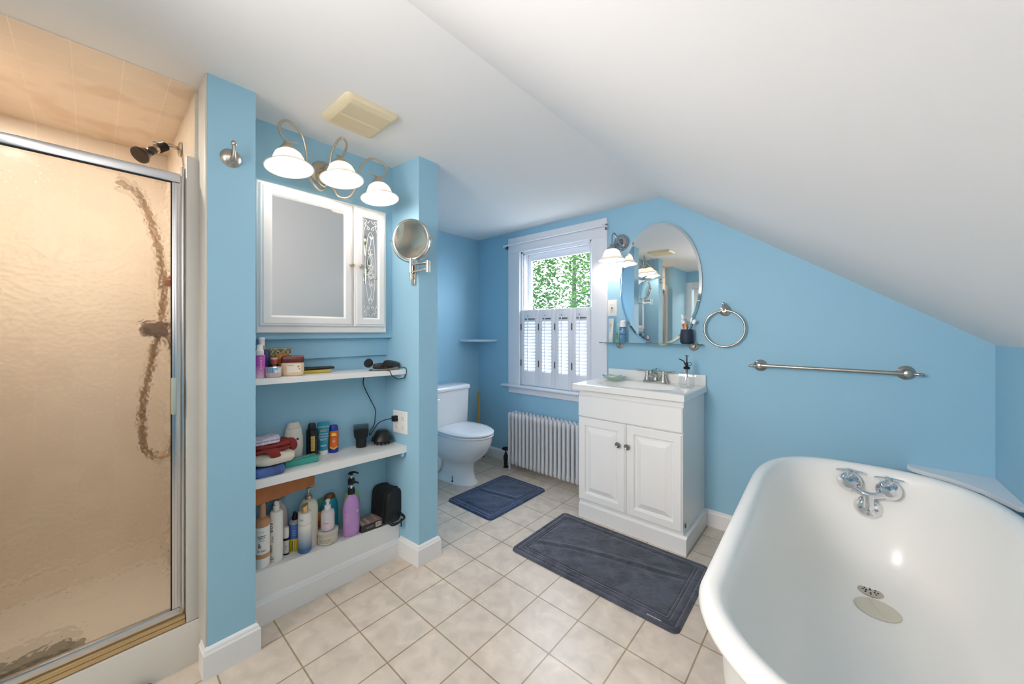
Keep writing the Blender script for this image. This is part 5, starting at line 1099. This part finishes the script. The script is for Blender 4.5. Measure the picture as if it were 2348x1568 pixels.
def brush(label, base, top, hc, bc, hr=0.0045, kind='toothbrush', head=0.012):
    t = thing(kind, label, 'toothbrush' if kind == 'toothbrush' else kind, (-0.700, 2.458, ZG+0.011))
    b0 = Vector(base); tp = Vector(top); d = (tp-b0)
    MB().tube([b0, b0+d*0.45, b0+d*0.8, tp], [hr, hr*1.15, hr*0.7, hr*0.8], seg=10).build('handle', hc, t)
    ax = dirM(b0, tp); n_ = Vector((-0.3, -0.9, 0.1)).normalized(); sd = d.normalized().cross(n_).normalized()
    mb = MB(); mb.rings([[tp+d.normalized()*zz+sd*r_*cos(a)+n_*(r_*0.45*sin(a)) for a in [2*pi*k/12 for k in range(12)]] for zz, r_ in ((-0.002, 0.003), (0.004, head*0.55), (0.018, head*0.6), (0.028, head*0.35))]); mb.build('brush_head', bc, t)
brush('pink toothbrush leaning left in the navy cup', (0.005, 0, 0.0), (-0.022, -0.008, 0.112), PM('pink_handle', (206, 96, 130), 0.3), PM('bristle_white', (240, 238, 238), 0.6), 0.005)
brush('toothbrush with a tall white head standing left in the navy cup', (0.010, 0.004, 0.0), (-0.026, 0.010, 0.145), PM('grey_handle', (196, 196, 202), 0.3), PM('bristle_white', (240, 238, 238), 0.6), 0.0045)
brush('white and green toothbrush leaning right in the navy cup', (-0.010, 0.0, 0.0), (0.020, 0.010, 0.125), PM('mint_handle', (186, 210, 200), 0.3), PM('bristle_white', (240, 238, 238), 0.6), 0.004)
brush('dark-handled toothbrush with round white back leaning far right in the navy cup', (-0.012, -0.004, 0.0), (0.036, -0.002, 0.112), PM('charcoal_handle', (50, 56, 64), 0.3), PM('bristle_white', (240, 238, 238), 0.6), 0.004, head=0.02)
t = thing('toothpaste_tube', 'orange and white toothpaste tube standing in the navy cup', 'toothpaste', (-0.700, 2.450, ZG+0.012), radians(-110))
M_ = Matrix.Rotation(radians(9), 4, 'X')
MB(M_).rings(tube_body(0.015, 0.011, 0.115, 0.0)).build('body', grad_mat('orange_white', (222, 150, 50), (236, 232, 226), 0.06, 0.10), t)
MB(M_).lathe([(0, 0.114), (0.009, 0.114), (0.010, 0.132), (0, 0.133)]).build('cap', PM('white_glossy', (236, 232, 232)), t)
# ================================================================== TOWEL RING, TOWEL BAR
tr = thing('towel_ring', 'nickel towel ring on the window wall right of the oval mirror', 'towel ring', (-0.497, YW, 1.322))
MB().lathe([(0, 0), (0.031, 0), (0.032, -0.004), (0.026, -0.010), (0.016, -0.014), (0.012, -0.03), (0.012, -0.045), (0, -0.046)], axis='y').tube([(0, -0.040, 0), (0, -0.048, 0.016), (0, -0.050, 0.034)], [0.007, 0.005, 0.0075]).sphere((0, -0.050, 0.038), 0.010, sz=1.2).build('post', NICKEL, tr)
MB().tube([(0.107*sin(a), -0.040, -0.103+0.107*cos(a)-0.004) for a in [2*pi*k/40 for k in range(40)]], 0.0062, closed=True, sub=2, seg=12).build('ring', NICKEL, tr)
tb = thing('towel_bar', 'long nickel towel bar on the window wall above the bathtub', 'towel bar', (-0.020, YW, 1.004))
L0, L1 = -0.300, 0.268
MB().tube([(L0, -0.052, 0.004), (L1, -0.052, 0.0)], 0.0095, smooth=False, seg=16).build('bar', NICKEL, tb)
for x, s_ in ((L0, -1), (L1, 1)):
    MB().lathe([(0, 0), (0.032, 0), (0.033, -0.004), (0.028, -0.010), (0.018, -0.016), (0.014, -0.03), (0.016, -0.052), (0.012, -0.062), (0, -0.065)], c=(x, 0, 0.001), axis='y').tube([(x, -0.052, 0), (x+s_*0.020, -0.052, 0), (x+s_*0.036, -0.052, 0), (x+s_*0.046, -0.052, -0.001)], [0.010, 0.005, 0.008, 0.006]).sphere((x+s_*0.046, -0.052, -0.001), 0.007).build('post', NICKEL, tb)
# ================================================================== BATHTUB
bt = thing('bathtub', 'white roll-rim cast-iron bathtub with rounded near end', 'bathtub', (0.112, 1.475, 0), radians(1.2))
def plan(dx, df, dn, z, n=88):
    """tub outline: far squarish end (+y), near round end (-y)"""
    out = []
    for k in range(n):
        t = 2*pi*k/n; c_, s_ = cos(t), sin(t)
        if s_ >= 0:
            e = 2/2.9; x = (0.370-dx)*math.copysign(abs(c_)**e, c_); y = 0.27+(0.545-df)*abs(s_)**e
        else:
            x = (0.370-dx)*c_; y = -0.475+(dn-dx)*0.92-(0.315-dx-(dn-dx)*0.08)*abs(s_)
        out.append((x, y, z))
    return out
lv = [(0.20, 0.22, 0.30, 0.115), (0.13, 0.14, 0.22, 0.125), (0.085, 0.09, 0.15, 0.17), (0.062, 0.06, 0.10, 0.28), (0.048, 0.045, 0.065, 0.42), (0.042, 0.04, 0.05, 0.540), (0.034, 0.034, 0.040, 0.556),
      (0.016, 0.016, 0.018, 0.562), (0.004, 0.004, 0.004, 0.572), (0.0, 0.0, 0.0, 0.584), (0.004, 0.004, 0.004, 0.597), (0.016, 0.016, 0.016, 0.606), (0.032, 0.032, 0.032, 0.609), (0.046, 0.046, 0.048, 0.604), (0.056, 0.056, 0.060, 0.590),
      (0.062, 0.062, 0.072, 0.565), (0.070, 0.070, 0.095, 0.50), (0.080, 0.082, 0.13, 0.42), (0.095, 0.100, 0.18, 0.33), (0.115, 0.125, 0.235, 0.255), (0.145, 0.155, 0.275, 0.205), (0.185, 0.195, 0.295, 0.178), (0.230, 0.240, 0.305, 0.168), (0.300, 0.30, 0.310, 0.165)]
MB().rings([plan(*q) for q in lv]).build('tub_body', ENAMEL, bt, angle=70)
for x, y in ((-0.24, 0.50), (0.24, 0.50), (-0.22, -0.45), (0.22, -0.45)):
    s_ = 1 if x > 0 else -1
    MB().tube([(x, y, 0.16), (x+s_*0.035, y, 0.12), (x+s_*0.045, y, 0.06), (x+s_*0.030, y, 0.025)], [0.03, 0.024, 0.016, 0.022], seg=12).sphere((x+s_*0.032, y, 0.024), 0.026, sz=0.9).build('claw_foot', TRIM, bt)
dq = (0.0, 0.560)
MB().lathe([(0, 0.1655), (0.037, 0.1655), (0.039, 0.1672), (0.034, 0.1695), (0.010, 0.1680), (0, 0.1680)], c=(dq[0]+0.004, dq[1], 0.0), seg=32).build('drain', NICKEL, bt)
mb = MB()
for rr_, n_ in ((0.022, 8), (0.012, 4)):
    for k in range(n_): mb.lathe([(0, 0.1690), (0.0030, 0.1690), (0.0030, 0.1698), (0, 0.1698)], c=(dq[0]+0.004+rr_*cos(2*pi*k/n_), dq[1]+rr_*sin(2*pi*k/n_), 0), seg=8)
mb.build('drain_holes', BLACKM, bt, smooth=False)
t = MB().lathe([(0, 0), (0.060, 0), (0.064, 0.0012), (0.062, 0.0028), (0.010, 0.0036), (0, 0.0036)], seg=40).box(-0.004, 0.004, -0.045, 0.055, 0.0028, 0.0046, 0.001).build('drain_cover', mat('cream_rubber', (206, 200, 182), 0.35)); tag(t, 'flat translucent cream rubber drain cover lying on the tub floor', 'drain cover', loc=(0.117, 1.923, 0.166)); t.rotation_euler = (0, 0, radians(18))
# tub faucet on inner far wall
tf = thing('tub_faucet', 'chrome two-handle tub faucet on the far inner wall of the bathtub', 'faucet', (0.106, 2.203, 0.500))
ND = Vector((0, -1, 0.10)).normalized()
AX = dirM((0, 0, 0), ND)
MB().lathe([(0, 0), (0.040, 0.0), (0.041, 0.006), (0.036, 0.020), (0.024, 0.030), (0, 0.034)], c=(0.0, 0.012, -0.052), axis=AX, seg=32).build('overflow_plate', CHROME, tf)
mb = MB()
for x, z in ((-0.022, -0.052), (0.022, -0.052), (0, -0.056)): mb.lathe([(0, 0), (0.0045, 0), (0.0045, 0.002), (0, 0.003)], c=Vector((x, 0.012, z))+ND*(0.031 if x else 0.0345) , axis=AX, seg=12)
mb.build('screw', mat('screw_grey', (150, 150, 152), 0.25, metal=1.0), tf)
for x, z in ((-0.052, 0.034), (0.052, 0.030)):
    MB().lathe([(0, 0), (0.034, 0), (0.036, 0.010), (0.031, 0.028), (0.018, 0.040), (0, 0.042)], c=(x, 0.000, z), axis=AX, seg=28).build('valve_dome', CHROME, tf)
    mb = MB(); mb.lathe([(0, 0.018), (0.010, 0.018), (0.008, 0.034), (0.009, 0.040), (0.012, 0.044), (0.008, 0.050), (0, 0.051)], c=(x, -0.024, z))
    for a in (radians(8), radians(98)):
        mb.tube([(x-0.038*cos(a), -0.024-0.038*sin(a), z+0.044), (x, -0.024, z+0.047), (x+0.038*cos(a), -0.024+0.038*sin(a), z+0.044)], [0.0035, 0.0045, 0.0035], seg=8)
    mb.build('cross_handle', CHROME, tf)
MB().tube([(-0.045, -0.028, 0.024), (-0.020, -0.034, 0.012), (0.0, -0.036, 0.006), (0.020, -0.034, 0.010), (0.045, -0.028, 0.022)], [0.013, 0.011, 0.013, 0.011, 0.013], seg=14).tube([(0, -0.034, 0.008), (0, -0.034, -0.020), (0, -0.024, -0.040)], [0.016, 0.013, 0.016], seg=14).build('spout_body', CHROME, tf)
tf.scale = (1.16, 1.16, 1.16)
# corner board behind the tub
t = MB().rings([[(x, y, z) for x, y in ((0.262, YW-0.001), (XK-0.001, YW-0.001), (XK-0.001, 2.16), (0.485, 2.155), (0.43, 2.30), (0.36, 2.385), (0.30, 2.42), (0.262, 2.455), (0.250, 2.49))] for z in (0.562, 0.580)]).build('corner_board', mat('white_board', (232, 234, 236), 0.3)); tag(t, 'white triangular board across the corner behind the far end of the bathtub', 'shelf')
# ================================================================== BATH MATS
def bath_mat(label, cx_, cy_, hw_, hd_, rz, col, seed, wr=0.004):
    random.seed(seed); t = thing('bath_mat', label, 'bath mat', (cx_, cy_, 0), rz, 'bath mats')
    def coords(h, k):
        c = [-h+2*h*i/k for i in range(k+1)]
        for g in (0.022, 0.050, 0.064):
            for sg in (1, -1): c += [sg*(h-g+d) for d in (-0.0035, -0.0018, 0, 0.0018, 0.0035)]
        for d in (0.001, 0.003, 0.006): c += [h-d, d-h]
        return sorted(c)
    XS_, YS_ = coords(hw_, 84), coords(hd_, 60); n, m = len(XS_)-1, len(YS_)-1
    ph = [random.uniform(0, 6) for _ in range(8)]
    mb = MB(); G = []
    def edge(u): return 1
    for j in range(m+1):
        row = []
        for i in range(n+1):
            x = XS_[i]; y = YS_[j]; e = min(hw_-abs(x), hd_-abs(y))
            cr = 0.03; dx = abs(x)-(hw_-cr); dy = abs(y)-(hd_-cr)
            if dx > 0 and dy > 0:
                q = sqrt(dx*dx+dy*dy); ec = cr-q; e = min(e, ec)
                if q > cr: x -= math.copysign(dx*(1-cr/q), x); y -= math.copysign(dy*(1-cr/q), y); e = 0
            z = 0.013*min(1, e/0.006)**0.5 if e > 0 else 0.001
            for g in (0.022, 0.050, 0.064):
                z -= 0.0055*math.exp(-((e-g)/0.0020)**2)
            if e > 0.07:
                z += wr*0.35*sin(9*x+ph[0]+3*sin(5*y+ph[1]))*sin(11*y+ph[2])+0.0012*sin(38*x+ph[3]+2*sin(17*y))*sin(31*y+ph[4]) + wr*math.exp(-((y-0.35*x-0.10*hd_*sin(5*x+ph[5]))/0.012)**2)*0.9
                z -= wr*0.7*math.exp(-((y-0.35*x-0.10*hd_*sin(5*x+ph[5])+0.022)/0.010)**2)
            row.append(mb._v((x, y, z)))
        G.append(row)
    for j in range(m):
        for i in range(n):
            try: mb.bm.faces.new((G[j][i], G[j][i+1], G[j+1][i+1], G[j+1][i]))
            except ValueError: pass
    mb.build('pile', col, t, angle=80)
    return t
def plush(name, c):
    m = mat(name, c, 0.95, spec=0.15); N = m.node_tree.nodes; L = m.node_tree.links; p = N['Principled BSDF']
    p.inputs['Sheen Weight'].default_value = 0.6; p.inputs['Sheen Roughness'].default_value = 0.4
    tc = N.new('ShaderNodeTexCoord'); n = N.new('ShaderNodeTexNoise'); n.inputs['Scale'].default_value = 9; n.inputs['Detail'].default_value = 7; n.inputs['Distortion'].default_value = 1.2; n.inputs['Roughness'].default_value = 0.65
    r = N.new('ShaderNodeValToRGB'); cc = srgb(c); r.color_ramp.elements[0].position = 0.35; r.color_ramp.elements[1].position = 0.72
    r.color_ramp.elements[0].color = tuple(x*0.60 for x in cc[:3])+(1,); r.color_ramp.elements[1].color = tuple(x*1.55 for x in cc[:3])+(1,)
    L.new(tc.outputs['Object'], n.inputs['Vector']); L.new(n.outputs['Fac'], r.inputs[0]); L.new(r.outputs[0], p.inputs['Base Color'])
    n2 = N.new('ShaderNodeTexNoise'); n2.inputs['Scale'].default_value = 60; n2.inputs['Detail'].default_value = 4; b = N.new('ShaderNodeBump'); b.inputs['Strength'].default_value = 0.6; b.inputs['Distance'].default_value = 0.004
    L.new(tc.outputs['Object'], n2.inputs['Vector']); L.new(n2.outputs['Fac'], b.inputs['Height']); L.new(b.outputs[0], p.inputs['Normal']); return m
t = bath_mat('large slate-blue bath mat with grooved border in front of the vanity', -0.903, 1.781, 0.437, 0.268, radians(0.4), plush('plush_slate', (74, 77, 89)), 4)
MB().box(-0.030, 0.030, -0.003, 0.003, 0.0, 0.0012, 0.0005).build('care_tag', mat('tag_cream', (196, 188, 160), 0.6), t).location = (0.335, -0.2475, 0.0115)
bath_mat('small navy bath mat with a crease lying beside the toilet', -1.848, 1.952, 0.217, 0.300, radians(0), plush('plush_navy', (56, 71, 100)), 9, 0.006)
